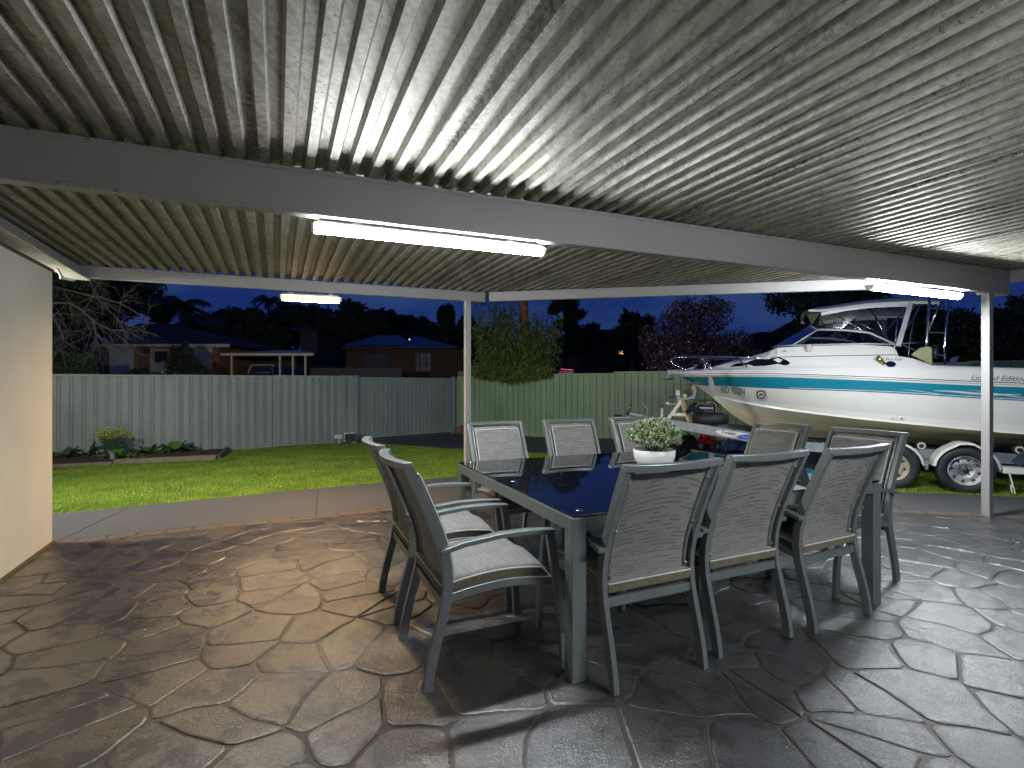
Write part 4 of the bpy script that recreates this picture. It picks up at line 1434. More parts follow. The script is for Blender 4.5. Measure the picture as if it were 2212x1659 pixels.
# canvas canopy with clear side curtains
cano = empty('canopy', parent=boat)
topz = [(1.66, 2.385, 2.42), (1.50, 2.375, 2.48), (1.2, 2.40, 2.52), (0.93, 2.425, 2.55), (0.6, 2.42, 2.56), (0.35, 2.41, 2.56), (0.18, 2.39, 2.53)]
vs = []; fs = []; ny = 10
for s, ze, zc in topz:
    for k in range(ny + 1):
        a = -1 + 2 * k / ny
        vs.append((s + (0.04 * (1 - a * a) if s > 1.45 else 0), a * 0.80, lerp(zc, ze, a * a)))
n1 = len(vs)
vs += [(x, y * 0.985, z - 0.012) for x, y, z in vs[:n1]]
for i in range(len(topz) - 1):
    for k in range(ny):
        a = i * (ny + 1) + k; b = a + ny + 1
        fs.append((a, a + 1, b + 1, b)); fs.append((n1 + a, n1 + b, n1 + b + 1, n1 + a + 1))
mb = MB(); mb.add(vs, fs)
# valance
for sd in (1, -1):
    e = [(s, sd * 0.80, ze) for s, ze, zc in topz]; e2 = [(s, sd * 0.795, ze - 0.035) for s, ze, zc in topz]
    n = len(e); mb.add(e + e2, [(i, i + 1, n + i + 1, n + i) for i in range(n - 1)])
mb.build('canvas_top', M['canvas'], cano, smooth=True)
for sd in (1, -1):
    up = [(1.50, sd * 0.782, 2.325), (1.2, sd * 0.785, 2.375), (0.93, sd * 0.785, 2.395), (0.70, sd * 0.787, 2.395), (0.48, sd * 0.79, 2.385)]
    lo = [(1.54, sd * 0.755, 2.115), (1.25, sd * 0.775, 2.095), (1.0, sd * 0.79, 2.055), (0.85, sd * 0.82, 1.98), (0.64, sd * 0.885, 1.83)]
    quad_strip('side_curtain', M['vinyl'], lo, up, cano, 0.002)
    mb = MB()
    mb.sweep([(p[0], p[1] + sd * 0.006, p[2] - 0.016) for p in up], (0, 1, 0), 0.003, 0.022)
    mb.sweep([(0.48, sd * 0.796, 2.40), (0.56, sd * 0.85, 2.10), (0.635, sd * 0.892, 1.82)], (0, 1, 0), 0.003, 0.028)
    mb.build('curtain_edge', M['frame'], cano)
    quad_strip('front_curtain', M['vinyl'], [(1.60, 0, 2.24), (1.585, sd * 0.4, 2.20), (1.54, sd * 0.74, 2.115)], [(1.66, 0, 2.38), (1.65, sd * 0.4, 2.36), (1.52, sd * 0.775, 2.33)], cano, 0.002)
    mb = MB(); mb.tube([(1.54, sd * 0.75, 2.10), (1.51, sd * 0.785, 2.335)], 0.007, 5); mb.build('curtain_zip', M['dark'], cano)
# hoops
mb = MB()
for (s0, s1, zt) in ((0.72, 1.46, 2.40), (0.70, 0.95, 2.46), (0.66, 0.30, 2.44)):
    pts = []
    for k in range(13):
        a = -pi / 2 + pi * k / 12
        yy = 0.775 * sin(a); c = abs(cos(a)) ** 0.35
        pts.append((s0 + (s1 - s0) * c, yy, 1.84 + (zt - 1.84) * c))
    mb.tube(pts, 0.012, 6)
mb.tube([(1.2, 0.70, 2.28), (0.72, 0.76, 1.95)], 0.011, 6); mb.tube([(1.35, 0.72, 2.2), (0.70, 0.78, 1.90)], 0.011, 6)
o = mb.build('hoops', M['chrome'], cano, smooth=True)
# helm seat backs and wheel seen through the curtains
mb = MB()
for y in (0.42, -0.42):
    mb.box((0.75, y, 2.0), (0.10, 0.42, 0.42)); mb.box((0.95, y, 1.78), (0.42, 0.42, 0.10))
mb.build('helm_seat', M['dark'], boat, bevel=0.03)

# rear cabin wing moulding and the rails behind it
mb = MB()
for sd in (1, -1):
    poly = [(0.02, 1.575), (0.42, 1.575), (0.33, 1.72), (0.20, 1.83), (0.10, 1.86), (0.02, 1.84)]
    poly = [(0.30, 1.56), (0.52, 1.70), (0.42, 1.79), (0.33, 1.80), (0.30, 1.78)]
    mb.prism(poly, 0.05, Matrix(((1, 0, 0, 0), (0, 0, 1, sd * 0.95), (0, 1, 0, 0), (0, 0, 0, 1))))
mb.build('side_wing', simple('olive_shade_panel', (0.30, 0.31, 0.16), 0.5), boat, bevel=0.01)
arch = empty('rod_rack', parent=boat)
for sd in (1, -1):
    y = sd * 0.90
    mb = MB()
    mb.tube([(0.345, y, 1.57), (0.335, y, 1.9), (0.315, y * 0.98, 2.2), (0.29, y * .94, 2.46), (0.26, y * .8, 2.56), (0.25, 0, 2.60)], 0.017, 8)
    mb.tube([(0.15, y, 1.55), (0.155, y, 1.8), (0.13, y * 0.98, 2.1), (0.085, y * .94, 2.40), (0.06, y * .8, 2.52), (0.05, 0, 2.56)], 0.015, 8)
    mb.tube([(0.335, y, 1.95), (0.22, y, 2.30), (0.15, y * .97, 2.42)], 0.012, 7)
    mb.build('upright', M['chrome'], arch, smooth=True)
    for z0, z1 in ((1.70, 1.69), (1.99, 1.98), (2.30, 2.29)):
        mb = MB(); mb.tube([(0.335, y, z0), (0.145, y, z1)], 0.010, 6); mb.build('rung', M['chrome'], arch)
    mb = MB(); mb.tube([(0.60, y * 0.97, 1.86), (0.345, y, 1.86)], 0.010, 6); mb.tube([(0.58, y * .97, 1.84), (0.42, y, 1.74)], 0.008, 6); mb.build('stay', M['chrome'], arch)
# upright tube rod holder with clamp
mb = MB(); mb.lathe([(0.026, 0), (0.034, 0.01), (0.034, 0.19), (0.028, 0.19), (0.028, 0.02)], 14, Matrix.Translation((0.255, 0.93, 1.64))); mb.build('rod_tube', M['black'], boat, smooth=True)
mb = MB(); mb.tube([(0.34, 0.905, 1.75), (0.25, 0.925, 1.75)], 0.012, 6); mb.build('clamp', M['chrome'], boat)
mb = MB(); mb.prism([(0.06, 1.56), (0.13, 1.57), (0.09, 1.66), (0.02, 1.67)], 0.05, Matrix(((1, 0, 0, 0), (0, 0, 1, 0.90), (0, 1, 0, 0), (0, 0, 0, 1)))); mb.build('transducer', simple('navy_plastic', (0.01, 0.02, 0.07), 0.4), boat)
# flush rod holder on the side deck
s0, z0 = BL(1905, 785, 1.07)
mb = MB(); mb.tube([(s0 + 0.05, 1.09, z0 + 0.09), (s0 - 0.03, 1.05, z0 - 0.01)], 0.024, 10); mb.build('rod_holder', simple('brass_tube', (0.45, 0.33, 0.12), 0.25, 0.9), boat, smooth=True)
hull_patch('holder_plate', [(s0 - 0.10 + 0.055 * cos(a), z0 - 0.01 + 0.04 * sin(a)) for a in np.linspace(0, 2 * pi, 12, endpoint=False)], M['chrome'], 0.008)
# towel and light on the cabin side
mb = MB(); mb.lathe([(0, 0.05), (0.03, 0.045), (0.045, 0.0), (0.03, -0.05), (0, -0.06)], 9, Matrix.Translation((1.66, 0.87, 1.83))); mb.build('bunched_rag', simple('white_cloth', (0.6, 0.6, 0.56), 0.9, 0, 0.1, 20, 0.9, 50), boat)
mb = MB(); mb.lathe([(0, 0.02), (0.02, 0.015), (0.026, -0.008), (0, -0.012)], 10, Matrix.Translation((1.93, 0.875, 1.805))); mb.build('nav_light', M['white'], boat)
# through hull fittings
for u in (1932, 1951):
    s, z = BL(u, 904, 1.06)
    z = z
    w = hull_w(s, z) + 0.003
    Mx = Matrix.Translation((s, w, z)) @ Matrix.Rotation(-pi / 2, 4, 'X')
    mb = MB(); mb.lathe([(0.014, 0.004), (0.018, 0.010), (0.030, 0.008), (0.033, 0.0)], 16, Mx); mb.build('skin_fitting', M['white'], boat, smooth=True)
    mb = MB(); mb.lathe([(0.0, 0.003), (0.0145, 0.003)], 12, Mx); mb.build('fitting_bore', M['dark'], boat)

# bow rail
br = empty('bow_rail', parent=boat)
for sd in (1, -1):
    w = lambda k: sd * k
    mb = MB()
    mb.tube([(2.05, w(.78), 1.575), (2.15, w(.76), 1.68), (2.35, w(.70), 1.715), (2.75, w(.52), 1.75), (3.1, w(.36), 1.77), (3.42, w(.21), 1.79), (3.58, w(.12), 1.79), (3.66, w(.08), 1.765), (3.68, w(.07), 1.72), (3.62, w(.09), 1.66), (3.50, w(.12), 1.60), (3.40, w(.15), 1.545)], 0.0125, 7)
    mb.build('rail_tube', M['chrome'], br, smooth=True)
    for a, b in (((3.22, w(.30), 1.775), (2.98, w(.46), 1.56)), ((2.62, w(.58), 1.74), (2.44, w(.76), 1.56))):
        mb = MB(); mb.tube([a, b], 0.010, 6); mb.build('stanchion', M['chrome'], br, smooth=True)
# bow sprit, anchor, windlass bits
anc = empty('anchor', parent=boat)
mb = MB(); mb.box((3.52, 0, 1.555), (0.42, 0.13, 0.02)); mb.box((3.52, 0.06, 1.53), (0.40, 0.010, 0.07)); mb.box((3.52, -0.06, 1.53), (0.40, 0.010, 0.07)); mb.build('bow_sprit', M['galv'], boat)
mb = MB(); mb.bar((3.28, 0, 1.60), (3.70, 0, 1.50), 0.022, 0.035); mb.bar((3.70, 0, 1.51), (3.76, 0, 1.41), 0.02, 0.03); mb.build('shank', M['galv'], anc)
mb = MB()
for sd in (1, -1):
    mb.add([(3.60, sd * .01, 1.44), (3.68, sd * .15, 1.42), (3.88, sd * .02, 1.405), (3.74, sd * .01, 1.40), (3.68, sd * .06, 1.385)], [(0, 1, 2, 3), (0, 3, 4), (4, 3, 2, 1), (0, 4, 1)])
mb.build('fluke', simple('pale_blue_galvanised', (0.45, 0.48, 0.60), 0.4, 0.5), anc)
mb = MB(); mb.lathe([(0.045, 0), (0.045, 0.02), (0.022, 0.03), (0.022, 0.06), (0.05, 0.075), (0.05, 0.095), (0, 0.10)], 14, Matrix.Translation((3.28, 0.0, 1.56))); mb.build('anchor_winch', M['chrome'], boat, smooth=True)
mb = MB(); mb.tube([(3.12, .05, 1.58), (3.12, .05, 1.66)], 0.02, 8); mb.tube([(3.05, -.03, 1.58), (3.05, -.03, 1.65)], 0.018, 8); mb.build('bollard', M['chrome'], boat)
mb = MB(); mb.tube([(2.1 + 0.0, 0.0, 1.9), (1.9, 0.1, 1.93), (1.72, 0.18, 1.97)], 0.006, 5); mb.build('wiper', M['black'], boat)
mb = MB(); mb.tube([(3.335, 0, 1.335), (3.35, 0.0, 1.28), (3.30, 0, 1.27)], 0.012, 6); mb.build('bow_eye', simple('rusty_red_hook', (0.25, 0.05, 0.03), 0.7), boat)

# ---------------------------------------------------------------- lettering
def text_mesh(body, size, shear=0.0, bold=0.0, align='LEFT', spacing=1.0):
    c = bpy.data.curves.new('txt', 'FONT'); c.body = body; c.size = size; c.shear = shear
    c.offset = bold; c.align_x = align; c.space_character = spacing; c.resolution_u = 3
    o = bpy.data.objects.new('txt', c); C.objects.link(o)
    dg = bpy.context.evaluated_depsgraph_get()
    me = bpy.data.meshes.new_from_object(o.evaluated_get(dg))
    bpy.data.objects.remove(o); bpy.data.curves.remove(c)
    return me
def side_text(name, body, size, s0, z0, mat, shear=0.0, bold=0.0, fn=hull_w, off=0.0055, slope=0.0, spacing=1.0, xs=1.0, parent=None):
    me = text_mesh(body, size, shear, bold, 'LEFT', spacing)
    for v in me.vertices:
        s = s0 - v.co.x * xs; z = z0 + v.co.y + slope * v.co.x
        v.co = (s, fn(s, z) + off, z)
    o = link_mesh(name, me, mat, parent or boat)
    return o
M['ink_teal'] = simple('teal_lettering', (0.006, 0.16, 0.25), 0.4)
M['ink_grey'] = simple('silver_grey_lettering', (0.16, 0.16, 0.165), 0.4)
side_text('registration_number', 'IBD 932N', 0.150, 2.86, 1.185, M['ink_teal'], 0.05, 0.002, slope=-0.055, xs=0.60)
side_text('model_lettering', '622 Pro-Fish', 0.058, 0.895, 1.622, M['ink_grey'], 0.45, 0.0003, fn=sup_w, xs=0.92)
side_text('edition_lettering', 'Limited Edition', 0.092, -0.035, 1.368, M['ink_grey'], 0.5, 0.0004, fn=sup_w, slope=-0.03, xs=0.92)
# wave flourish on the stripe
def flourish(pts, r):
    mb = MB()
    pp = [(s, hull_w(s, z) + 0.006, z) for s, z in pts]
    L = []; R = []
    for i, p in enumerate(pp):
        w = r * (0.25 + 0.75 * sin(pi * i / (len(pp) - 1)))
        L.append((p[0], p[1], p[2] + w)); R.append((p[0], p[1], p[2] - w))
    n = len(pp)
    mb.add(L + R, [(i, i + 1, n + i + 1, n + i) for i in range(n - 1)])
    return mb
def zmid(s, k): return lerp(stripe_lo(s), railz(s) - 0.036, k)
M['silver_ink'] = simple('silver_flourish', (0.50, 0.55, 0.58), 0.35)
flourish([(s, zmid(s, 0.22 + 0.12 * sin((0.8 - s) * 7))) for s in np.linspace(0.65, -0.05, 30)], 0.004).build('wave_line', M['silver_ink'], boat)
flourish([(s, zmid(s, 0.40 + 0.04 * sin(s * 9))) for s in np.linspace(0.32, -0.50, 30)], 0.013).build('wave_line', M['silver_ink'], boat)
flourish([(s, zmid(s, 0.42 + 0.20 * sin((s + .3) * 5))) for s in np.linspace(-0.02, -0.9, 30)], 0.005).build('wave_line', M['silver_ink'], boat)
# round sticker with a bird shape in its ring
sc_s, sc_z = 2.27, 1.160
def disc(r, n=24, cz=0.0, cs=0.0): return [(sc_s + cs - r * cos(a), sc_z + cz + r * sin(a)) for a in np.linspace(0, 2 * pi, n, endpoint=False)]
stk = hull_patch('sticker', [(sc_s + .075, sc_z + .075), (sc_s - .085, sc_z + .07), (sc_s - .09, sc_z - .10), (sc_s + .05, sc_z - .10)], simple('pale_sticker', (0.55, 0.57, 0.66), 0.4), 0.005, hull_w)
hull_patch('sticker_ring', disc(0.066), simple('dark_red_blue_ring', (0.05, 0.03, 0.06), 0.4), 0.0065, hull_w)
hull_patch('sticker_face', disc(0.046), M['white'], 0.008, hull_w)
hull_patch('sticker_emblem', [(sc_s + .036, sc_z - .012), (sc_s + .012, sc_z + .012), (sc_s - .008, sc_z + .020), (sc_s - .022, sc_z + .006), (sc_s - .040, sc_z + .010), (sc_s - .026, sc_z - .012), (sc_s - .006, sc_z - .004), (sc_s + .010, sc_z - .018)], M['black'], 0.0095, hull_w)
hull_patch('sticker_arc', [(sc_s - .066 * cos(a), sc_z + .066 * sin(a)) for a in np.linspace(-0.7, 0.7, 8)] + [(sc_s - .048 * cos(a), sc_z + .048 * sin(a)) for a in np.linspace(0.7, -0.7, 8)], simple('red_ink', (0.5, 0.02, 0.03), 0.4), 0.0095, hull_w)

# ---------------------------------------------------------------- trailer
trl = empty('boat_trailer', BO, BANGLE, 'galvanised twin axle boat trailer with white mudguards under the boat', 'trailer')
GZT = -0.04
def wheel(x, y, rim_mat, name='wheel', R=0.292, wd=0.19):
    w = empty(name, (x, y, R + GZT), 0, parent=trl)
    Mx = Matrix.Rotation(-pi / 2, 4, 'X')         # lathe axis to +Y
    h = wd / 2
    mb = MB(); mb.lathe([(0.178, h * 0.75), (0.20, h * 0.92), (0.235, h), (0.268, h * 0.93), (0.283, h * 0.80), (0.291, h * 0.62), (0.292, 0), (0.291, -h * 0.62), (0.283, -h * .8), (0.24, -h), (0.178, -h * .8)], 48, Mx)
    mb.build('tyre', M['rubber'], w, smooth=True)
    mb = MB(); mb.lathe([(0.182, h * 0.80), (0.180, h * 0.90), (0.170, h * 0.92), (0.163, h * 0.55), (0.155, h * 0.42), (0.135, h * 0.50), (0.10, h * 0.62), (0.075, h * 0.60), (0.070, h * 0.50), (0.0, h * 0.50)], 48, Mx)
    r = mb.build('rim', rim_mat, w, smooth=True)
    mb = MB()
    for k in range(8):
        a = 2 * pi * k / 8 + 0.2
        cx, cz = 0.128 * cos(a), 0.128 * sin(a)
        er = Vector((cos(a), 0, sin(a))); et = Vector((-sin(a), 0, cos(a)))
        c = Vector((cx, h * 0.535, cz))
        tri = [c - er * 0.020, c + er * 0.014 + et * 0.021, c + er * 0.014 - et * 0.021]
        mb.add([p + Vector((0, 0.008, 0)) for p in tri] + [p - Vector((0, 0.02, 0)) for p in tri], [(0, 1, 2), (3, 5, 4), (0, 3, 4, 1), (1, 4, 5, 2), (2, 5, 3, 0)])
    mb.build('slots', M['dark'], w)
    mb = MB(); mb.lathe([(0.032, h * 0.5), (0.032, h * 0.72), (0.026, h * 0.8), (0, h * 0.8)], 20, Mx); mb.build('hub_cap', M['black'], w, smooth=True)
    for k in range(5):
        a = 2 * pi * k / 5 + 0.3
        mb = MB(); mb.lathe([(0.011, 0), (0.011, 0.016), (0, 0.018)], 6, Matrix.Translation((0.056 * cos(a), h * 0.52, 0.056 * sin(a))) @ Mx); mb.build('wheel_nut', simple('rusty_nut', (0.12, 0.05, 0.03), 0.8) if 'rusty_nut' not in bpy.data.materials else bpy.data.materials['rusty_nut'], w)
    return w
def worn(name, a, b_):
    m, nt, b = new_mat(name); vec = mapped(nt, 'Object')
    n = noise(nt, vec, 7, 5, 0.6)
    c = ramp(nt, n, [(0.42, a), (0.56, b_)]); nt.links.new(c, b.inputs['Base Color'])
    nt.links.new(ramp(nt, n, [(0.42, 0.25), (0.56, 0.5)]), b.inputs['Roughness'])
    b.inputs['Metallic'].default_value = 0.5
    return m
rim1 = worn('worn_grey_rim', (0.24, 0.26, 0.30), (0.52, 0.53, 0.54)); rim2 = worn('cream_rim', (0.6, 0.56, 0.46), (0.45, 0.40, 0.3))
wheel(0.0, 1.05, rim1); wheel(0.74, 1.05, rim2); wheel(0.0, -1.05, rim1); wheel(0.74, -1.05, rim2)
# mudguards
M['guard'] = simple('white_mudguard', (0.66, 0.65, 0.60), 0.35, 0, 0.06, 5)
for sd in (1, -1):
    for x in (0.0, 0.74):
        R = 0.335; vs = []; fs = []; n = 14
        a0, a1 = radians(8), radians(172)
        for k in range(n + 1):
            a = a0 + (a1 - a0) * k / n
            RR = R + (0.018 if 5 < k < 9 else 0.0)
            for y, dr in ((sd * 0.92, 0), (sd * 1.145, 0), (sd * 1.165, -0.025), (sd * 1.155, -0.030), (sd * 1.14, -0.010), (sd * 0.92, -0.010)):
                vs.append((x + (RR + dr) * cos(a), y, 0.25 + (RR + dr) * sin(a)))
        for k in range(n):
            for j in range(6):
                a = k * 6 + j; b = k * 6 + (j + 1) % 6
                fs.append((a, b, b + 6, a + 6))
        fs.append(tuple(range(6))); fs.append(tuple(n * 6 + j for j in range(5, -1, -1)))
        mb = MB(); mb.add(vs, fs); mb.build('mudguard', M['guard'], trl)
    for x in (-0.46, 1.2):
        mb = MB(); mb.box((x, sd * 1.04, 0.285), (0.24, 0.20, 0.075)); mb.build('guard_step', M['guard'], trl, bevel=0.01)
    mb = MB(); mb.box((0.37, sd * 1.0, 0.29), (0.035, 0.10, 0.12)); mb.build('guard_bracket', M['galv'], trl)
    # side rails and their rollers
    mb = MB(); mb.bar((-1.6, sd * 0.86, 0.385), (1.75, sd * 0.86, 0.43), 0.05, 0.13); mb.build('chassis_rail', M['galv'], trl, bevel=0.005)
    mb = MB(); mb.bar((1.7, sd * 0.88, 0.44), (4.02, sd * 0.055, 0.68), 0.06, 0.15); mb.build('drawbar', M['galv'], trl, bevel=0.006)
    for x in (-1.3, -0.57, 0.39, 1.2):
        zz = 0.515
        mb = MB(); mb.lathe([(0, 0.03), (0.04, 0.03), (0.058, 0.022), (0.062, 0), (0.058, -.022), (0, -.03)], 20, Matrix.Translation((x, sd * 0.87, zz)) @ Matrix.Rotation(-pi / 2, 4, 'X')); r = mb.build('keel_roller', M['rubber'], trl, smooth=True)
        mb = MB(); mb.lathe([(0.028, 0.034 * sd), (0.046, 0.033 * sd), (0.046, 0.030 * sd)], 18, Matrix.Translation((x, sd * 0.87, zz)) @ Matrix.Rotation(-pi / 2, 4, 'X')); mb.build('roller_rim', M['steel_warm'], r)
        mb = MB(); mb.tube([(x, sd * 0.87, zz), (x, sd * 0.87, 0.43)], 0.014, 6); mb.build('roller_arm', M['galv'], r)
for x in (-1.5, 0.0, 0.74, 1.7):
    mb = MB(); mb.bar((x, -0.86, 0.36), (x, 0.86, 0.36), 0.06, 0.06); mb.build('cross_member', M['galv'], trl)
for x in (0.0, 0.74):
    mb = MB(); mb.tube([(x, -1.0, 0.25), (x, 1.0, 0.25)], 0.025, 8); mb.build('axle', M['black'], trl)
for x, w in ((-1.0, .03), (0.5, .03), (1.6, .03)):
    mb = MB(); mb.lathe([(0, .10), (.05, .10), (.035, 0), (.05, -.10), (0, -.10)], 14, Matrix.Translation((x, 0, 0.43)) @ Matrix.Rotation(-pi / 2, 4, 'X')); mb.build('keel_roller', M['rubber'], trl)
# rear winch strap buckle, hanging cord
mb = MB(); mb.bar((-0.62, 0.98, 0.50), (-0.50, 1.0, 0.36), 0.06, 0.08); mb.bar((-0.66, 1.04, 0.44), (-0.86, 1.05, 0.22), 0.03, 0.035); mb.build('strap_ratchet', simple('blue_grey_steel', (0.08, 0.14, 0.17), 0.4, 0.6), trl)
mb = MB(); mb.tube([(-0.40, 1.13, 0.25), (-0.43, 1.14, 0.10), (-0.45, 1.14, 0.02), (-0.42, 1.14, 0.03), (-0.41, 1.13, 0.12)], 0.009, 6); mb.build('cord', M['guard'], trl)
hull_plate = simple('white_print_plate', (0.55, 0.60, 0.66), 0.4)
mb = MB(); mb.box((0.93, 0.892, 0.455), (0.20, 0.006, 0.09)); mb.build('maker_plate', hull_plate, trl)
mb = MB(); mb.prism([(-.06, 0), (-.02, .025), (.02, .02), (.06, 0)], 0.002, Matrix(((1, 0, 0, 0.93), (0, 0, 1, 0.896), (0, 1, 0, 0.455), (0, 0, 0, 1)))); mb.build('plate_emblem', simple('blue_ink', (0.02, 0.07, 0.35), 0.4), trl)
# printed label on the near drawbar
da = Vector((1.7, 0.88, 0.44)); db = Vector((4.02, 0.055, 0.68))
dd = (db - da).normalized(); side = Vector((0, 0, 1)).cross(dd).normalized()
if side.y < 0: side = -side
upv = dd.cross(side); upv = upv if upv.z > 0 else -upv
def on_bar(q, h, off): return da + dd * q + side * (0.03 + off) + upv * h
def bar_shape(name, pts, mat, off):
    mb = MB(); n = len(pts); mb.add([on_bar(q, h, off) for q, h in pts] + [on_bar(q, h, 0.0) for q, h in pts], [tuple(range(n))] + [(i, (i + 1) % n, n + (i + 1) % n, n + i) for i in range(n)]); return mb.build(name, mat, trl)
qc = 0.98
ell = [(qc - 0.31 * cos(a), 0.052 * sin(a)) for a in np.linspace(0, 2 * pi, 28, endpoint=False)]
bar_shape('white_label', ell, M['white'], 0.002)
M['royal'] = simple('royal_blue_ink', (0.01, 0.05, 0.42), 0.35)
qb = qc - 0.15
bar_shape('blue_label', [(qb + 0.16 - 0.02, -0.034), (qb + 0.05, 0.018), (qb - 0.03, 0.036), (qb - 0.10, 0.026), (qb - 0.152, 0.002), (qb - 0.11, -0.026), (qb - 0.02, -0.047), (qb + 0.06, -0.050)], M['royal'], 0.0035)
me = text_mesh('Dunbier', 0.062, 0.0, 0.0012)
for v in me.vertices: v.co = on_bar(qc + 0.21 - v.co.x * 1.05, -0.008 + v.co.y, 0.0045)
link_mesh('maker_lettering', me, simple('navy_ink', (0.01, 0.015, 0.12), 0.4), trl)
me = text_mesh('Supa Rolla', 0.026, 0.2, 0.0003)
for v in me.vertices: v.co = on_bar(qb + 0.045 - v.co.x * 1.05, -0.018 + v.co.y, 0.0055)
link_mesh('small_lettering', me, simple('pale_blue_ink', (0.35, 0.6, 0.9), 0.4), trl)
# winch post: two white legs, rusty brace, winch, bow snubber
post_ = empty('winch_post', parent=trl)
M['paint_old'] = simple('scuffed_white_paint', (0.62, 0.60, 0.54), 0.5, 0, 0.15, 12)
M['rusty'] = simple('rusty_white_paint', (0.42, 0.28, 0.12), 0.7, 0, 0.5, 9)
for y in (0.10, -0.10):
    mb = MB(); mb.bar((3.74, y, 0.69), (3.50, y * .6, 1.03), 0.035, 0.05); mb.build('front_leg', M['paint_old'], post_)
    mb = MB(); mb.bar((3.36, y, 0.66), (3.50, y * .6, 1.03), 0.035, 0.05); mb.build('rear_leg', M['rusty'] if y > 0 else M['paint_old'], post_)
mb = MB(); mb.bar((3.66, 0.11, 0.80), (3.42, 0.11, 0.80), 0.02, 0.055); mb.build('tie_bar', M['paint_old'], post_)
mb = MB(); mb.bar((3.54, 0, 0.98), (3.54, 0, 1.13), 0.07, 0.06); mb.bar((3.54, 0.0, 1.04), (3.30, 0, 1.10), 0.05, 0.045); mb.bar((3.30, 0, 1.08), (3.27, 0, 1.24), 0.05, 0.045); mb.build('head', M['galv'], post_)
mb = MB(); mb.lathe([(0, .05), (.065, .05), (.065, .04), (.03, .04), (.03, -.04), (.065, -.04), (.065, -.05), (0, -.05)], 16, Matrix.Translation((3.41, 0.0, 1.16)) @ Matrix.Rotation(-pi / 2, 4, 'X')); mb.build('winch_drum', M['black'], post_)
mb = MB(); mb.box((3.56, 0, 1.17), (0.07, 0.08, 0.09)); mb.build('winch_body', M['paint_old'], post_, bevel=0.01)
mb = MB(); mb.lathe([(0, .035), (.034, .035), (.034, -.035), (0, -.035)], 14, Matrix.Translation((3.44, 0.03, 1.12)) @ Matrix.Rotation(-pi / 2, 4, 'X')); mb.build('winch_strap', simple('yellow_green_strap', (0.42, 0.5, 0.05), 0.6), post_)
mb = MB(); mb.tube([(3.60, 0.06, 1.10), (3.68, 0.10, 1.09), (3.68, 0.14, 1.09)], 0.010, 6); mb.build('crank', M['black'], post_)
mb = MB(); mb.lathe([(0, .04), (.028, .035), (.03, 0), (0, -.03)], 10, Matrix.Translation((3.72, 0.1, 0.975))); mb.tube([(3.69, 0.1, 0.975), (3.60, 0.06, 0.97)], 0.008, 6); mb.build('handle_knob', M['paint_old'], post_)
mb = MB(); mb.lathe([(0, .05), (.04, .05), (.03, 0), (.04, -.05), (0, -.05)], 12, Matrix.Translation((3.30, 0.0, 1.26)) @ Matrix.Rotation(-pi / 2, 4, 'X')); mb.build('bow_roller', M['rusty'], post_)
# coupling head, brake lever, jockey stand
mb = MB(); mb.bar((3.95, 0, 0.70), (4.18, 0, 0.735), 0.13, 0.08); mb.bar((4.15, 0, 0.755), (4.40, 0, 0.79), 0.05, 0.055); mb.build('coupling', M['galv'], trl, bevel=0.006)
mb = MB(); mb.lathe([(0, .03), (.035, .02), (.035, -.03), (0, -.04)], 12, Matrix.Translation((4.43, 0, 0.80))); mb.tube([(4.42, 0, 0.82), (4.38, 0, 0.90), (4.40, 0, 0.94)], 0.013, 6); mb.build('coupling_head', M['chrome'], trl, smooth=True)
mb = MB(); mb.tube([(4.10, 0.03, 0.74), (4.06, 0.03, 0.85), (4.16, 0.03, 0.97)], 0.012, 6); mb.tube([(4.14, 0.03, 0.945), (4.17, 0.03, 0.985)], 0.018, 6); mb.build('brake_lever', M['galv'], trl)
mb = MB(); mb.tube([(3.82, 0.06, 0.68), (3.82, 0.06, 0.90)], 0.020, 8); mb.build('safety_post', M['paint_old'], trl)
mb = MB(); mb.tube([(3.82, 0.06, 0.90), (3.82, 0.06, 0.955)], 0.022, 8); mb.build('post_cap', simple('dark_red_cap', (0.12, 0.02, 0.02), 0.6), trl)
mb = MB(); mb.tube([(3.95, -0.12, 0.66), (3.95, -0.12, -0.05)], 0.028, 8); mb.build('jockey_leg', M['galv'], trl)
mb = MB(); mb.lathe([(0, .03), (.09, .03), (.10, 0), (.09, -.03), (0, -.03)], 16, Matrix.Translation((3.95, -0.12, 0.03)) @ Matrix.Rotation(-pi / 2, 4, 'X')); mb.build('jockey_wheel', M['rubber'], trl)

# spare wheel lying on the drawbar, crate of gear on it
sw = empty('spare_wheel', BO + Matrix.Rotation(BANGLE, 3, 'Z') @ Vector((3.03, 0.06, 0.745)), BANGLE, 'spare tyre lying flat on the trailer drawbar behind the winch post', 'tyre')
mb = MB(); h = .085; mb.lathe([(0.17, -h * .9), (0.24, -h), (0.28, -h * .75), (0.29, 0), (0.28, h * .75), (0.24, h), (0.17, h * .9)], 40); mb.build('tyre', M['rubber'], sw, smooth=True)
mb = MB(); mb.lathe([(0.175, h * .8), (0.16, h * .3), (0, h * .3)], 30); mb.build('rim', rim1, sw, smooth=True)
cr = empty('battery_crate', BO + Matrix.Rotation(BANGLE, 3, 'Z') @ Vector((3.10, 0.0, 0.835)), BANGLE, 'navy box with a brown steel carry frame standing on the spare tyre', 'crate')
mb = MB(); mb.box((0, 0, 0.06), (0.26, 0.22, 0.12)); mb.build('box', simple('navy_box', (0.01, 0.015, 0.05), 0.45), cr, bevel=0.01)
mb = MB(); mb.box((0, 0.112, 0.085), (0.24, 0.006, 0.012)); mb.build('box_trim', M['white'], cr)
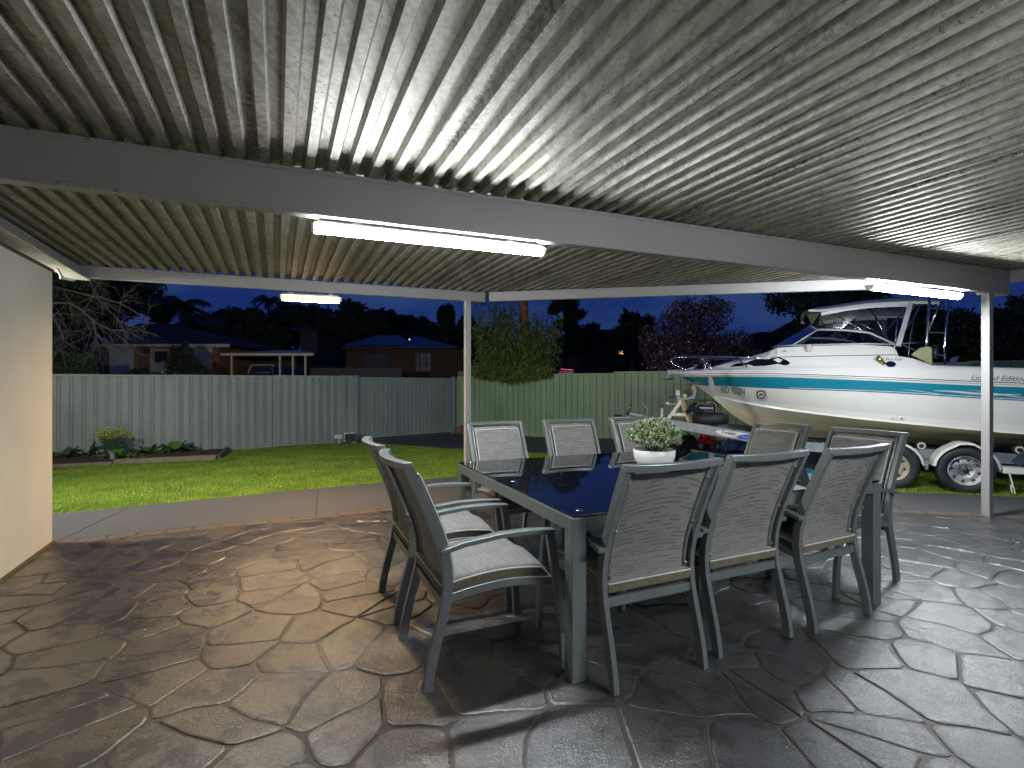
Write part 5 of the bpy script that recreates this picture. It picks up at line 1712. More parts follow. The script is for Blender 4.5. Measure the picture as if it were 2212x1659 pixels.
mb = MB(); mb.tube([(0.16, 0.1, -0.04), (0.15, 0.1, 0.12), (0.10, 0.1, 0.17), (-0.12, 0.1, 0.18), (-0.16, 0.1, 0.14), (-0.17, 0.1, 0.02)], 0.012, 6); mb.tube([(0.16, -0.1, -0.04), (0.15, -0.1, 0.12), (0.10, -0.1, 0.17), (-0.12, -0.1, 0.18), (-0.16, -0.1, 0.14), (-0.17, -0.1, 0.02)], 0.012, 6); mb.build('carry_frame', simple('brown_steel', (0.22, 0.17, 0.08), 0.6), cr, smooth=True)
cb = MB()
for k in range(5):
    pts = [(0.25 * cos(t * 1.3 + k) * (0.9 - .1 * k) , 0.12 * sin(t * 1.7 + k * 2), 0.16 + 0.06 * sin(t * 2.1 + k)) for t in np.linspace(0, 3.2, 14)]
    cb.tube(pts, 0.004, 5)
o = cb.build('tangled_cable', M['black'], None); o.location = cr.location; o.rotation_euler = cr.rotation_euler; tag(o, 'thin black cable tangled over the navy box on the drawbar', 'cable')
cvr = MB()
pts = []
vs = []; fs = []
for i in range(9):
    for j in range(9):
        a = (i / 8 - .5); b = (j / 8 - .5)
        vs.append((a * 0.34, b * 0.4, 0.16 * max(0, 1 - (a * 2) ** 2) * max(0, 1 - (b * 2) ** 2) + 0.02 * sin(i * 2.1 + j * 1.3)))
for i in range(8):
    for j in range(8):
        fs.append((i * 9 + j, i * 9 + j + 1, i * 9 + j + 10, i * 9 + j + 9))
cvr.add(vs, fs)
o = cvr.build('black_cover', M['black'], None, smooth=True); o.location = BO + Matrix.Rotation(BANGLE, 3, 'Z') @ Vector((3.27, 0.0, 0.84)); o.rotation_euler = (0, 0, BANGLE)
tag(o, 'crumpled black cover against the winch post on the drawbar', 'cover')

# ---------------------------------------------------------------- lawn mower and odds and ends behind the trailer
mp_ = P(1520, 950, 11.2); mz = gz(mp_.x, mp_.y) + 0.02
mw = empty('lawn_mower', (mp_.x, mp_.y, mz), 0.15, 'red lawn mower with black grass catcher under the trailer drawbar', 'lawn mower')
M['red'] = simple('red_paint', (0.42, 0.012, 0.018), 0.3)
mb = MB(); mb.prism([(-0.26, -.2), (0.24, -.2), (0.28, 0), (0.24, .2), (-0.26, .2)], 0.12, Matrix.Translation((0, 0, 0.10))); mb.build('deck', M['red'], mw, bevel=0.03)
mb = MB(); mb.lathe([(0, .16), (.09, .15), (.12, .10), (.12, 0), (0, 0)], 16, Matrix.Translation((0.04, 0, 0.21))); mb.build('engine_cover', M['red'], mw, smooth=True)
mb = MB(); mb.box((0.16, -0.1, 0.27), (0.10, 0.10, 0.09)); mb.build('muffler', M['galv'], mw)
for x, y in ((-0.2, -.24), (0.2, -.24), (-0.2, .24), (0.2, .24)):
    mb = MB(); Mx = Matrix.Translation((x, y, 0.095)) @ Matrix.Rotation(pi / 2, 4, 'X')
    mb.lathe([(0.06, -.02), (0.095, -.018), (0.095, .018), (0.06, .02)], 20, Mx, closed=True); w = mb.build('wheel', M['rubber'], mw)
    mb = MB(); mb.lathe([(0, .018), (0.03, .018), (0.06, .008), (0.06, -.01), (0, -.01)], 16, Mx); mb.build('hub', M['galv'], w)
mb = MB(); mb.tube([(-0.22, -.2, .14), (-0.75, -.22, .62), (-0.85, -.2, .70), (-0.85, .2, .70), (-0.75, .22, .62), (-0.22, .2, .14)], 0.012, 6); mb.build('handle', M['black'], mw)
mb = MB(); mb.prism([(-.22, 0), (.20, 0), (.16, .28), (-.10, .26)], 0.40, Matrix(((1, 0, 0, -.46), (0, 0, 1, -.2), (0, 1, 0, .04), (0, 0, 0, 1)))); mb.build('grass_catcher', M['black'], mw, bevel=0.02)
tp_ = P(1592, 958, 10.6); tz = gz(tp_.x, tp_.y) + 0.02
vs = []; fs = []
for i in range(10):
    for j in range(10):
        a = i / 9 - .5; b = j / 9 - .5
        vs.append((a * 0.7, b * 0.5, 0.02 + 0.20 * max(0, 1 - (2 * a) ** 2) * max(0, 1 - (2 * b) ** 2) + 0.03 * abs(sin(i * 1.9 + j * 2.7))))
for i in range(9):
    for j in range(9): fs.append((i * 10 + j, i * 10 + j + 1, i * 10 + j + 11, i * 10 + j + 10))
mb = MB(); mb.add(vs, fs); o = mb.build('blue_tarp', simple('faded_blue_tarp', (0.05, 0.08, 0.14), 0.6), None); o.location = (tp_.x, tp_.y, tz); tag(o, 'crumpled faded blue tarp on the driveway under the drawbar', 'tarp')
jk = P(1565, 955, 11.0); jz = gz(jk.x, jk.y) + 0.02
t = empty('garden_engine', (jk.x, jk.y, jz), 0.4, 'small black garden engine between the red mower and the blue tarp', 'engine')
mb = MB(); mb.box((0, 0, .10), (.26, .2, .14)); mb.build('body', M['black'], t, bevel=0.02)
mb = MB(); mb.lathe([(0, .05), (.07, .04), (.07, -.04), (0, -.05)], 14, Matrix.Translation((-.08, -.11, .12)) @ Matrix.Rotation(pi / 2, 4, 'X')); mb.build('flywheel', M['galv'], t)
mb = MB(); mb.tube([(.1, 0, .15), (.16, 0, .28), (.1, 0, .32)], .012, 6); mb.build('pipe', M['chrome'], t)
th = P(1335, 900, 10.4); tg = gz(th.x, th.y)
t = empty('ground_spike_handle', (th.x, th.y, tg + 0.02), 0.2, 'thin black upright handle with a crossbar in front of the green fence', 'handle')
mb = MB(); mb.tube([(0, 0, 0), (0, 0, 0.76)], 0.010, 6); mb.build('stem', M['black'], t)
mb = MB(); mb.tube([(-0.085, 0, 0.78), (0.085, 0, 0.78)], 0.018, 8); mb.build('crossbar', M['black'], t)
# ---------------------------------------------------------------- garden bed
ba = Vector((-9.4, 9.35)); bb_ = Vector((-6.12, 10.62)); be = Vector((-6.95, 12.55))
def bedz(x, y): return gz(x, y)
bed = empty('garden_bed', (ba.x, ba.y, gz(ba.x, ba.y)), 0, 'narrow garden bed of bark mulch edged with old timber sleepers along the grey fence', 'garden bed')
inv = Matrix.Translation(bed.location).inverted()
# mulch sheet
bpoly = [(ba.x, ba.y), (bb_.x, bb_.y), (be.x, be.y), (-10.6, 10.0)]
nxy = 26
vs = []; fs = []
for j in range(nxy):
    for i in range(nxy * 2):
        a = i / (nxy * 2 - 1); b = j / (nxy - 1)
        p0 = (lerp(bpoly[0][0], bpoly[1][0], a), lerp(bpoly[0][1], bpoly[1][1], a)); p1 = (lerp(bpoly[3][0], bpoly[2][0], a), lerp(bpoly[3][1], bpoly[2][1], a))
        x = lerp(p0[0], p1[0], b); y = lerp(p0[1], p1[1], b)
        vs.append(tuple(inv @ Vector((x, y, gz(x, y) + 0.05 + 0.06 * sin(pi * b) + rng.uniform(-.012, .012)))))
for j in range(nxy - 1):
    for i in range(nxy * 2 - 1):
        q = j * nxy * 2 + i; fs.append((q, q + 1, q + nxy * 2 + 1, q + nxy * 2))
mb = MB(); mb.add(vs, fs); mb.build('mulch', M['soil'], bed)
def sleeper(a, b, h=0.10):
    mb = MB(); za = gz(a.x, a.y) + h / 2 - 0.01; zb = gz(b.x, b.y) + h / 2 - 0.01
    mb.bar((a.x, a.y, za), (b.x, b.y, zb), 0.09, h); mb.v = [tuple(inv @ Vector(v)) for v in mb.v]; mb.build('sleeper', M['sleeper'], bed, bevel=0.01)
m1 = ba + (bb_ - ba) * 0.50
sleeper(ba, m1, 0.08); sleeper(m1 + (bb_ - ba).normalized() * 0.02, bb_, 0.12)
sleeper(bb_ + Vector((-0.03, 0.10)), be, 0.10)
pk = P(243, 965, 10.25)
o = MB().box((0, 0, .09), (0.085, 0.03, .22)).build('garden_peg', simple('grey_timber', (0.25, 0.24, 0.24), 0.8)); o.location = (pk.x, pk.y, gz(pk.x, pk.y) + 0.04)
tag(o, 'short grey timber peg standing at the front of the garden bed', 'peg')

M['cabbage'] = leaf_mat('cabbage_leaf', (0.035, 0.10, 0.02), (0.10, 0.22, 0.04), 0.45)
M['bluegreen'] = leaf_mat('blue_green_leaf', (0.035, 0.07, 0.045), (0.08, 0.13, 0.08), 0.5)
M['bright'] = leaf_mat('bright_green_leaf', (0.06, 0.19, 0.02), (0.14, 0.32, 0.03), 0.45)
M['darkleaf'] = leaf_mat('dark_purple_leaf', (0.02, 0.02, 0.025), (0.05, 0.045, 0.05), 0.5)
M['stalk'] = simple('green_stalk', (0.08, 0.13, 0.05), 0.7)
def big_leaf(mb, base, yaw, L, W, tilt, droop):
    """a folded, drooping vegetable leaf of 5 x 3 points"""
    n = 6; vs = []
    d = Vector((cos(yaw), sin(yaw), 0)); s = Vector((-sin(yaw), cos(yaw), 0))
    for i in range(n):
        t = i / (n - 1)
        w = W * (0.16 + 0.84 * sin(pi * min(1, t ** 0.8 * 0.93 + 0.07)) ** 0.8) * (1 if i else 0.2)
        r = L * t; z = r * sin(tilt) - droop * t * t * L; x = r * cos(tilt)
        c = base + d * x + Vector((0, 0, z))
        wob = 0.012 * sin(i * 2.3 + yaw * 3)
        vs += [c - s * w * .5 + Vector((0, 0, .012 + wob + W * .08)), c, c + s * w * .5 + Vector((0, 0, .012 - wob + W * .08))]
    fs = []
    for i in range(n - 1):
        a = i * 3; fs += [(a, a + 1, a + 4, a + 3), (a + 1, a + 2, a + 5, a + 4)]
    mb.add(vs, fs)
def veg(name, u, v, Y, label, mat, n, L, W, tilt=(0.5, 1.2), droop=0.5, cat='plant'):
    c = P(u, v, Y); z = gz(c.x, c.y) + 0.08
    t = empty(name, (c.x, c.y, z), 0, label, cat)
    for k in range(n):
        mb = MB(); a = 2 * pi * k / n * 2.4 + random.uniform(-.3, .3)
        big_leaf(mb, Vector((0.02 * cos(a), 0.02 * sin(a), 0)), a, L * random.uniform(.7, 1.1), W * random.uniform(.7, 1.1), random.uniform(*tilt), droop * random.uniform(.5, 1.2))
        mb.build('leaf', mat, t, smooth=True)
    mb = MB(); mb.tube([(0, 0, -0.05), (0, 0, 0.10)], 0.012, 6); mb.build('stem', M['stalk'], t)
    return t
veg('cabbage_plant', 378, 965, 11.4, 'big leafy cabbage at the right end of the garden bed', M['cabbage'], 17, 0.459, 0.230, (0.5, 1.35))
veg('cabbage_plant', 322, 968, 11.2, 'broad leaved cabbage between the flowering bush and the right hand cabbage', M['cabbage'], 12, 0.459, 0.203, (0.3, 1.3))
veg('cabbage_plant', 190, 976, 11.0, 'tall grey green cabbage left of the flowering bush', M['bluegreen'], 12, 0.486, 0.162, (0.4, 1.4))
veg('kale_plant', 140, 984, 10.6, 'low blue green kale beside the house wall', M['bluegreen'], 13, 0.365, 0.162, (0.3, 1.1))
veg('celery_plant', 250, 974, 10.4, 'bright green leafy plant below the yellow flowers', M['bright'], 18, 0.351, 0.135, (0.3, 1.3))
veg('celery_plant', 290, 976, 10.5, 'small bright green sprig at the sleeper edge', M['bright'], 7, 0.243, 0.095, (0.2, 1.0))
veg('lettuce_plant', 118, 986, 10.4, 'yellow tipped seedling at the left end of the bed', M['bright'], 8, 0.270, 0.108, (0.3, 1.2))
veg('dark_lettuce', 409, 958, 11.9, 'dark purple lettuce at the far right of the bed', M['darkleaf'], 8, 0.230, 0.135, (0.4, 1.2))
fb = P(250, 972, 10.9); fz = gz(fb.x, fb.y) + 0.07
t = empty('flowering_bush', (fb.x, fb.y, fz), 0, 'tall bolted brassica with small yellow flowers in the garden bed', 'plant')
mb = MB(); tips = []
for k in range(42):
    a = random.uniform(0, 2 * pi); r = random.uniform(.05, .42); h = random.uniform(.30, .66) * (1 - 0.25 * r)
    pts = [(0, 0, 0), (r * .4 * cos(a), r * .3 * sin(a), h * .5), (r * .8 * cos(a), r * .6 * sin(a), h * .85), (r * cos(a), r * .7 * sin(a), h)]
    mb.tube(pts, [.008, .005, .003, .002], 4); tips.append(pts[-1])
    for q in range(3):
        t0 = random.uniform(.4, .9); p0 = Vector(pts[1]).lerp(Vector(pts[3]), t0)
        p1 = p0 + Vector((random.uniform(-.08, .08), random.uniform(-.06, .06), random.uniform(.04, .12))); mb.tube([p0, p1], .0018, 3); tips.append(tuple(p1))
mb.build('stems', M['stalk'], t)['kind'] = 'stuff'
tp = np.array(tips)
cen = np.repeat(tp, 4, axis=0) + rng.normal(scale=.018, size=(len(tp) * 4, 3))
hi = cen[:, 2] > 0.36
o = numpy_mesh('flowers', rand_leaves(cen[hi], .026, .9), 4, leaf_mat('yellow_petal', (0.55, 0.55, 0.03), (0.72, 0.70, 0.06), 0.6), t); o['kind'] = 'stuff'
cl = rng.normal(scale=(.15, .11, .12), size=(900, 3)) + np.array([0, 0, .20])
o = numpy_mesh('foliage', rand_leaves(cl, .05, .4), 4, M['bluegreen'], t); o['kind'] = 'stuff'

# ---------------------------------------------------------------- grass blades
def grass(name, n, x0, x1, y0, y1, keep, hgt, wid):
    out = []
    tot = 0
    while tot < n:
        m = n * 3
        x = rng.uniform(x0, x1, m); y = rng.uniform(y0, y1, m)
        k = keep(x, y)
        x = x[k]; y = y[k]; out.append(np.stack([x, y], 1)); tot += len(x)
    xy = np.concatenate(out)[:n]
    d = xy[:, 1] - .45 * xy[:, 0]
    z = -.035 - .27 * np.clip((d - 7) / 8, 0, 1)
    b = np.stack([xy[:, 0], xy[:, 1], z], 1)
    a = rng.uniform(0, 2 * pi, n); lean = rng.normal(scale=.45, size=(n, 2))
    tall = 0.75 + 0.35 * np.sin(xy[:, 0] * 2.1 + 1.3 * np.sin(xy[:, 1] * 1.7)) * np.sin(xy[:, 1] * 2.6)
    h = hgt * rng.uniform(.5, 1.25, n) * tall
    w = wid * (1 + 0.07 * np.clip(xy[:, 1] - 5, 0, 12))
    s = np.stack([np.cos(a) * w, np.sin(a) * w, np.zeros(n)], 1)
    t = b + np.stack([lean[:, 0] * h, lean[:, 1] * h, h], 1)
    v = np.stack([b - s, b + s, t], 1)
    return numpy_mesh(name, v, 3, M['blade'])
def blade_mat():
    m, nt, b = new_mat('grass_blade')
    g = nt.nodes.new('ShaderNodeNewGeometry')
    c = ramp(nt, g.outputs['Random Per Island'], [(0.0, (0.065, 0.13, 0.008)), (0.8, (0.27, 0.43, 0.022)), (0.93, (0.32, 0.43, 0.05)), (1.0, (0.34, 0.30, 0.10))])
    vec = mapped(nt, 'World', (1, 1, 0))
    p = ramp(nt, noise(nt, vec, 1.6, 5, 0.65), [(0.35, (0.55, 0.62, 0.5)), (0.6, (1.0, 1.0, 1.0)), (0.72, (1.3, 1.05, 1.6))])
    c = mixc(nt, 1.0, c, p, 'MULTIPLY')
    nt.links.new(c, b.inputs['Base Color']); b.inputs['Roughness'].default_value = 0.55
    return m
M['blade'] = blade_mat()
lex = np.array([p[0] for p in LAWN_EDGE]); ley = np.array([p[1] for p in LAWN_EDGE])
drv = DRIVE
def in_poly_np(poly, x, y):
    c = np.zeros(len(x), bool); n = len(poly)
    for i in range(n):
        x1, y1 = poly[i]; x2, y2 = poly[(i + 1) % n]
        if y1 == y2: continue
        cond = ((y1 > y) != (y2 > y)) & (x < (x2 - x1) * (y - y1) / (y2 - y1) + x1)
        c ^= cond
    return c
bedp = [(ba.x, ba.y), (bb_.x, bb_.y), (be.x, be.y), (-10.6, 10.2)]
def keep1(x, y):
    e = np.interp(x, lex, ley)
    fy = 10.7 + (x + 9.6) * 0.735
    vis = (x / y > -0.93) & (x / y < 1.02)
    return (y > e - 0.015) & (y < fy - 0.05) & ~in_poly_np(drv, x, y) & ~in_poly_np(bedp, x, y) & vis
o = grass('grass', 330000, -10, 9.0, 4.0, 14.3, lambda x, y: keep1(x, y) & (rng.uniform(0, 1, len(x)) < np.clip((7.0 / y) ** 1.6, 0.15, 1)), .042, .0032)
tag(o, kind='stuff')
# stray dry leaves on the lawn
M['dryleaf'] = simple('dry_leaf', (0.35, 0.2, 0.07), 0.8)
for k, (u, v) in enumerate([(200, 1014), (520, 1012), (610, 1063), (168, 1066), (880, 985), (560, 996), (345, 1045)]):
    p = G(u, v, -0.1); z = gz(p.x, p.y) + .035
    mb = MB(); mb.add([(0, 0, 0), (.05, .02, .012), (.11, 0, .004), (.05, -.025, .015)], [(0, 1, 2), (0, 2, 3)])
    o = mb.build('fallen_leaf', M['dryleaf']); o.location = (p.x, p.y, z); o.rotation_euler = (0, 0, k * 1.3)
    tag(o, ['brown leaf below the left end of the sleeper edging', 'brown leaf in the middle of the lawn', 'brown leaf near the path joint on the lawn', 'brown leaf beside the house wall on the lawn', 'brown leaf near the driveway end of the lawn', 'brown leaf near the grey fence on the lawn', 'brown leaf between the bed and the path'][k], 'leaf', 'dry leaves on the lawn')

# ---------------------------------------------------------------- houses beyond the fences
def brick_mat():
    m, nt, b = new_mat('far_brown_brick')
    vec = mapped(nt, 'Object')
    # bricks of distant walls run along local X and Z
    cmb = nt.nodes.new('ShaderNodeSeparateXYZ'); nt.links.new(vec, cmb.inputs[0])
    cv = nt.nodes.new('ShaderNodeCombineXYZ')
    nt.links.new(mathn(nt, 'ADD', cmb.outputs[0], cmb.outputs[1]), cv.inputs[0]); nt.links.new(cmb.outputs[2], cv.inputs[1])
    bk = nt.nodes.new('ShaderNodeTexBrick'); bk.inputs['Scale'].default_value = 1.0
    bk.inputs['Brick Width'].default_value = .24; bk.inputs['Row Height'].default_value = .086; bk.inputs['Mortar Size'].default_value = .008
    bk.inputs['Color1'].default_value = (0.34, 0.14, 0.06, 1); bk.inputs['Color2'].default_value = (0.24, 0.10, 0.045, 1); bk.inputs['Mortar'].default_value = (0.12, 0.09, 0.07, 1)
    nt.links.new(cv.outputs[0], bk.inputs[0]); nt.links.new(bk.outputs[0], b.inputs['Base Color']); b.inputs['Roughness'].default_value = .9
    return m
M['farbrick'] = brick_mat()
M['darkbrick'] = simple('dark_brown_brick', (0.045, 0.026, 0.016), 0.9, 0, 0.3, 6)
M['tile'] = simple('dark_roof_tile', (0.022, 0.016, 0.017), 0.95, 0, 0.25, 3)
M['bluemetal'] = simple('blue_metal_roof', (0.035, 0.075, 0.19), 0.5, 0.3, 0.08, 2)
M['shutter'] = simple('white_roller_shutter', (0.50, 0.52, 0.52), 0.55, 0, 0.1, 5)
M['fascia'] = simple('cream_fascia', (0.52, 0.45, 0.32), 0.6)
M['nightglass'] = simple('night_window_glass', (0.03, 0.04, 0.06), 0.1)
M['farwall'] = simple('pale_far_wall', (0.055, 0.052, 0.05), 0.8)
M['darkwall'] = simple('dark_far_wall', (0.05, 0.045, 0.04), 0.85, 0, 0.3, 3)

def px_box(mb, u0, u1, v0, v1, Y, dY, mi=0):
    a = P(u0, v1, Y); b = P(u1, v0, Y)
    mb.box(((a.x + b.x) / 2, Y + dY / 2, (a.z + b.z) / 2), (abs(b.x - a.x), dY, abs(b.z - a.z)), mi=mi)
class Thing:
    def __init__(s, name, loc, label, cat, rz=0):
        s.r = empty(name, loc, rz, label, cat); s.inv = Matrix.Translation(Vector(loc)).inverted()
    def add(s, name, mat, fn, parent=None, **k):
        mb = MB(); fn(mb)
        mb.v = [tuple(s.inv @ Vector(v)) for v in mb.v]
        return mb.build(name, mat, parent or s.r, **k)
GZF = -0.35
def roof_shape(mb, u0, u1, ur0, ur1, ve, vr, Y, dY):
    """hipped roof: eave line ve from u0..u1, ridge vr from ur0..ur1"""
    a = P(u0, ve, Y); b = P(u1, ve, Y); r0 = P(ur0, vr, Y + dY / 2); r1 = P(ur1, vr, Y + dY / 2)
    zr = CAMH + (V0 - vr) / F * (Y + dY / 2)
    vs = [(a.x, Y, a.z), (b.x, Y, b.z), (b.x, Y + dY, b.z), (a.x, Y + dY, a.z), (r0.x, Y + dY / 2, zr), (r1.x, Y + dY / 2, zr)]
    mb.add(vs, [(0, 1, 5, 4), (1, 2, 5), (2, 3, 4, 5), (3, 0, 4), (0, 3, 2, 1)])

# brick house with white roller shutters
Y = 18.5
hs = Thing('brick_house', (P(340, 800, Y).x, Y, GZF), 'orange brick house with white roller shutters beyond the grey fence on the left', 'house')
zE = P(300, 748, Y).z
hs.add('wall', M['farbrick'], lambda b: (b.box(((P(200, 0, Y).x + P(473, 0, Y).x) / 2, Y + 3.5, (GZF + zE) / 2), (P(473, 0, Y).x - P(200, 0, Y).x, 7.0, zE - GZF))))
hs.add('roof', M['tile'], lambda b: roof_shape(b, 180, 494, 300, 372, 744, 699, Y - .5, 8))
hs.add('fascia', M['fascia'], lambda b: b.box(((P(200, 0, Y - .5).x + P(494, 0, Y - .5).x) / 2, Y - .52, P(300, 746.5, Y - .5).z), (P(494, 0, Y - .5).x - P(195, 0, Y - .5).x, 0.05, .11)))
for (u0, u1, v0, v1) in ((237, 287, 752, 806), (416, 457, 752, 806)):
    w = hs.add('window', M['fascia'], lambda b: px_box(b, u0 - 1, u1 + 1, v0 - 1.5, v1 + 2, Y - .04, .05))
    n = 26
    for k in range(n):
        va = lerp(v0, v1, k / n); vb = lerp(v0, v1, (k + .86) / n)
        pass
    def slats(b):
        for k in range(n):
            px_box(b, u0, u1, lerp(v0, v1, k / n), lerp(v0, v1, (k + .85) / n), Y - .07, .035)
    s_ = hs.add('roller_shutter', M['shutter'], slats, w); s_.parent = w; s_['kind'] = 'stuff'
    hs.add('shutter_box', M['shutter'], lambda b: px_box(b, u0 - 1, u1 + 1, v0 - 3, v0 + 1, Y - .16, .13), w)
pn = hs.add('entry_panel', M['fascia'], lambda b: px_box(b, 330, 366, 753, 812, Y - .04, .05))
hs.add('door_window', simple('maroon_door_glass', (0.05, 0.02, 0.02), 0.3), lambda b: px_box(b, 334, 362, 759, 782, Y - .06, .04), pn)
hs.add('downpipe', M['fascia'], lambda b: b.tube([P(327.5, 748, Y - .07), P(327.5, 830, Y - .07)], .04, 6))
hs.add('door', simple('dark_side_door', (0.06, 0.045, 0.04), 0.7), lambda b: px_box(b, 197, 232, 760, 840, Y - .05, .06))

# house behind, with its gable
Y = 30
h2 = Thing('hip_roof_house', (P(430, 800, Y).x, Y, GZF), 'dark hipped roof house further back under the palm', 'house')
h2.add('wall', M['darkwall'], lambda b: px_box(b, 385, 498, 702, 860, Y, 8))
h2.add('roof', M['tile'], lambda b: roof_shape(b, 366, 512, 420, 462, 703, 681, Y - .6, 9))
h2.add('fascia', M['farwall'], lambda b: px_box(b, 428, 498, 702, 704.5, Y - .7, .08))
h2.add('gable_window', M['farwall'], lambda b: b.prism([(0, 0), (1.6, 0), (.9, 1.3), (.3, 1.5)], .1, Matrix(((1, 0, 0, P(448, 0, Y - .2).x), (0, 0, 1, Y - .2), (0, 1, 0, P(448, 728, Y - .2).z), (0, 0, 0, 1)))))

# neighbour's carport with a vehicle under it
Y = 17.0
cp = Thing('neighbour_carport', (P(570, 800, Y).x, Y, GZF), 'flat roofed cream carport with thin posts beyond the grey fence', 'carport')
cp.add('roof', M['fascia'], lambda b: (px_box(b, 476, 677, 762.5, 768.5, Y - .05, .06), b.add([P(470, 760, Y + 4), P(640, 756, Y + 4), P(677, 762, Y), P(474, 762, Y)], [(0, 1, 2, 3)])))
for u in (501, 605, 633, 660):
    cp.add('post', M['fascia'], lambda b: b.bar(P(u, 768, Y + .1), P(u, 850, Y + .1), .055, .055, (0, 1, 0)))
cp.add('back_wall', M['darkwall'], lambda b: px_box(b, 476, 640, 768, 850, Y + 4.2, .1))
Y = 19.0
vh = Thing('parked_van', (P(562, 812, Y).x, Y + 1.5, GZF), 'dark van with pale roof trim parked under the neighbour carport', 'van')
def vanbody(b):
    p0 = P(533, 0, Y).x; p1 = P(594, 0, Y).x; zt = P(0, 788, Y).z
    prof_ = [(p0, GZF + .3), (p1, GZF + .3), (p1, zt - .45), (p1 - .12, zt - .05), (p1 - .2, zt), (p0 + .25, zt), (p0 + .08, zt - .1), (p0, zt - .5)]
    b.prism(prof_, 3.6, Matrix(((1, 0, 0, 0), (0, 0, 1, Y), (0, 1, 0, 0), (0, 0, 0, 1))))
vh.add('body', simple('dark_van_paint', (0.03, 0.03, 0.035), 0.3), vanbody, bevel=.03)
vh.add('roof_trim', M['shutter'], lambda b: b.tube([P(536, 806, Y - .03), P(541, 792, Y - .03), P(546, 788.5, Y - .03), P(588, 788.5, Y - .03), P(592, 792, Y - .03)], .025, 6))
vh.add('rear_window', M['nightglass'], lambda b: px_box(b, 544, 586, 793, 802, Y - .02, .03))
vh.add('tailgate_panel', simple('grey_panel', (0.12, 0.12, 0.13), 0.5), lambda b: px_box(b, 555, 583, 802.5, 807, Y - .03, .03))

# pale block behind the carport
Y = 27
h4 = Thing('pale_house_end', (P(665, 800, Y).x, Y, GZF), 'pale windowless house end wall standing above the far fence', 'house')
h4.add('wall', M['farwall'], lambda b: px_box(b, 648, 685, 712, 850, Y, 5))
h4.add('roof', M['tile'], lambda b: roof_shape(b, 610, 700, 640, 660, 714, 706, Y - .3, 6))

# house with the blue metal roof
Y = 21
h3 = Thing('blue_roof_house', (P(860, 800, Y).x, Y, GZF), 'brown brick house with a blue metal roof beyond the gate', 'house')
h3.add('wall', M['darkbrick'], lambda b: px_box(b, 748, 1000, 748, 850, Y, 7))
h3.add('roof', M['bluemetal'], lambda b: roof_shape(b, 735, 875, 815, 862, 747, 724, Y - .5, 7))
h3.add('roof', M['bluemetal'], lambda b: roof_shape(b, 858, 992, 895, 905, 750, 727, Y - .9, 7))
h3.add('fascia', M['darkwall'], lambda b: px_box(b, 740, 992, 749, 752, Y - .95, .06))
w = h3.add('window', M['nightglass'], lambda b: px_box(b, 785, 840, 764, 794, Y - .04, .05))
for k in range(9):
    h3.add('slat', M['farwall'], lambda b: px_box(b, 786, 839, 765 + k * 3.2, 766.8 + k * 3.2, Y - .10, .05), w)
for (u0, u1) in ((898, 906), (908, 920), (922, 931)):
    w = h3.add('window', M['farwall'], lambda b: px_box(b, u0 - .8, u1 + .8, 762, 803, Y - .04, .05))
    h3.add('pane', simple('curtained_glass', (0.02, 0.025, 0.04), 0.5) if 'curtained_glass' not in bpy.data.materials else bpy.data.materials['curtained_glass'], lambda b: (px_box(b, u0, u1, 763, 786, Y - .06, .03), px_box(b, u0, u1, 788, 802, Y - .06, .03)), w)
h3.add('porch_lamp', emit('tiny_white_lamp', (0.9, 0.95, 1), 0.5), lambda b: px_box(b, 883.2, 885.2, 731, 735, Y - .3, .05))
Y = 17.6
tf = Thing('timber_fence', (P(770, 800, Y).x, Y, GZF), 'low brown paling fence in front of the blue roofed house', 'fence')
for k in range(66):
    u = lerp(670, 868, k / 66)
    tf.add('paling', M['farwall'] if k % 3 else M['darkwall'], lambda b: px_box(b, u, u + 2.6, 794 + random.uniform(0, 1.2), 850, Y, .02))
tf.add('rail', M['darkwall'], lambda b: px_box(b, 670, 868, 799, 802, Y + .03, .05))
Y = 19.5
lt = Thing('lattice_screen', (P(1015, 800, Y).x, Y, GZF), 'cream lattice topped screen behind the left post and the bamboo', 'screen')
lt.add('rail', M['fascia'], lambda b: (px_box(b, 989, 1042, 803, 804.5, Y, .06), px_box(b, 989, 1042, 812, 814, Y, .06)))
for k in range(17):
    u = 989 + k * 3.15
    lt.add('upright', M['fascia'], lambda b: px_box(b, u, u + 1.0, 803, 830, Y + .01, .04))
# far house on the right with lit windows
Y = 38
h5 = Thing('hillside_house', (P(1290, 790, Y).x, Y, GZF), 'far dark house with warm lit windows among the trees right of the bamboo', 'house')
h5.add('wall', M['darkwall'], lambda b: px_box(b, 1205, 1400, 735, 850, Y, 8))
h5.add('roof', M['tile'], lambda b: roof_shape(b, 1195, 1410, 1240, 1360, 736, 712, Y - .6, 9))
M['lit'] = emit('warm_window_light', (1.0, 0.52, 0.16), 0.9)
w = h5.add('window', M['fascia'], lambda b: px_box(b, 1328, 1348, 757, 776, Y - .05, .06))
h5.add('pane', M['lit'], lambda b: (px_box(b, 1329.5, 1332.5, 760, 774, Y - .08, .04), px_box(b, 1335, 1346, 759, 768, Y - .08, .04)), w)
h5.add('window', emit('dim_window_light', (1.0, 0.5, 0.3), 0.05), lambda b: px_box(b, 1212, 1228, 746, 760, Y - .05, .06))
h5.add('roof_lamp', emit('small_yellow_lamp', (1.0, 0.75, 0.35), 1.2), lambda b: px_box(b, 1231, 1237, 724, 728, Y - .8, .1))
Y = 33
lp = Thing('house_lights', (P(1487, 790, Y).x, Y, GZF), 'cluster of orange lights on a far wall glimmering through the purple tree', 'lights')
lp.add('wall', M['darkwall'], lambda b: px_box(b, 1440, 1560, 728, 850, Y, 5))
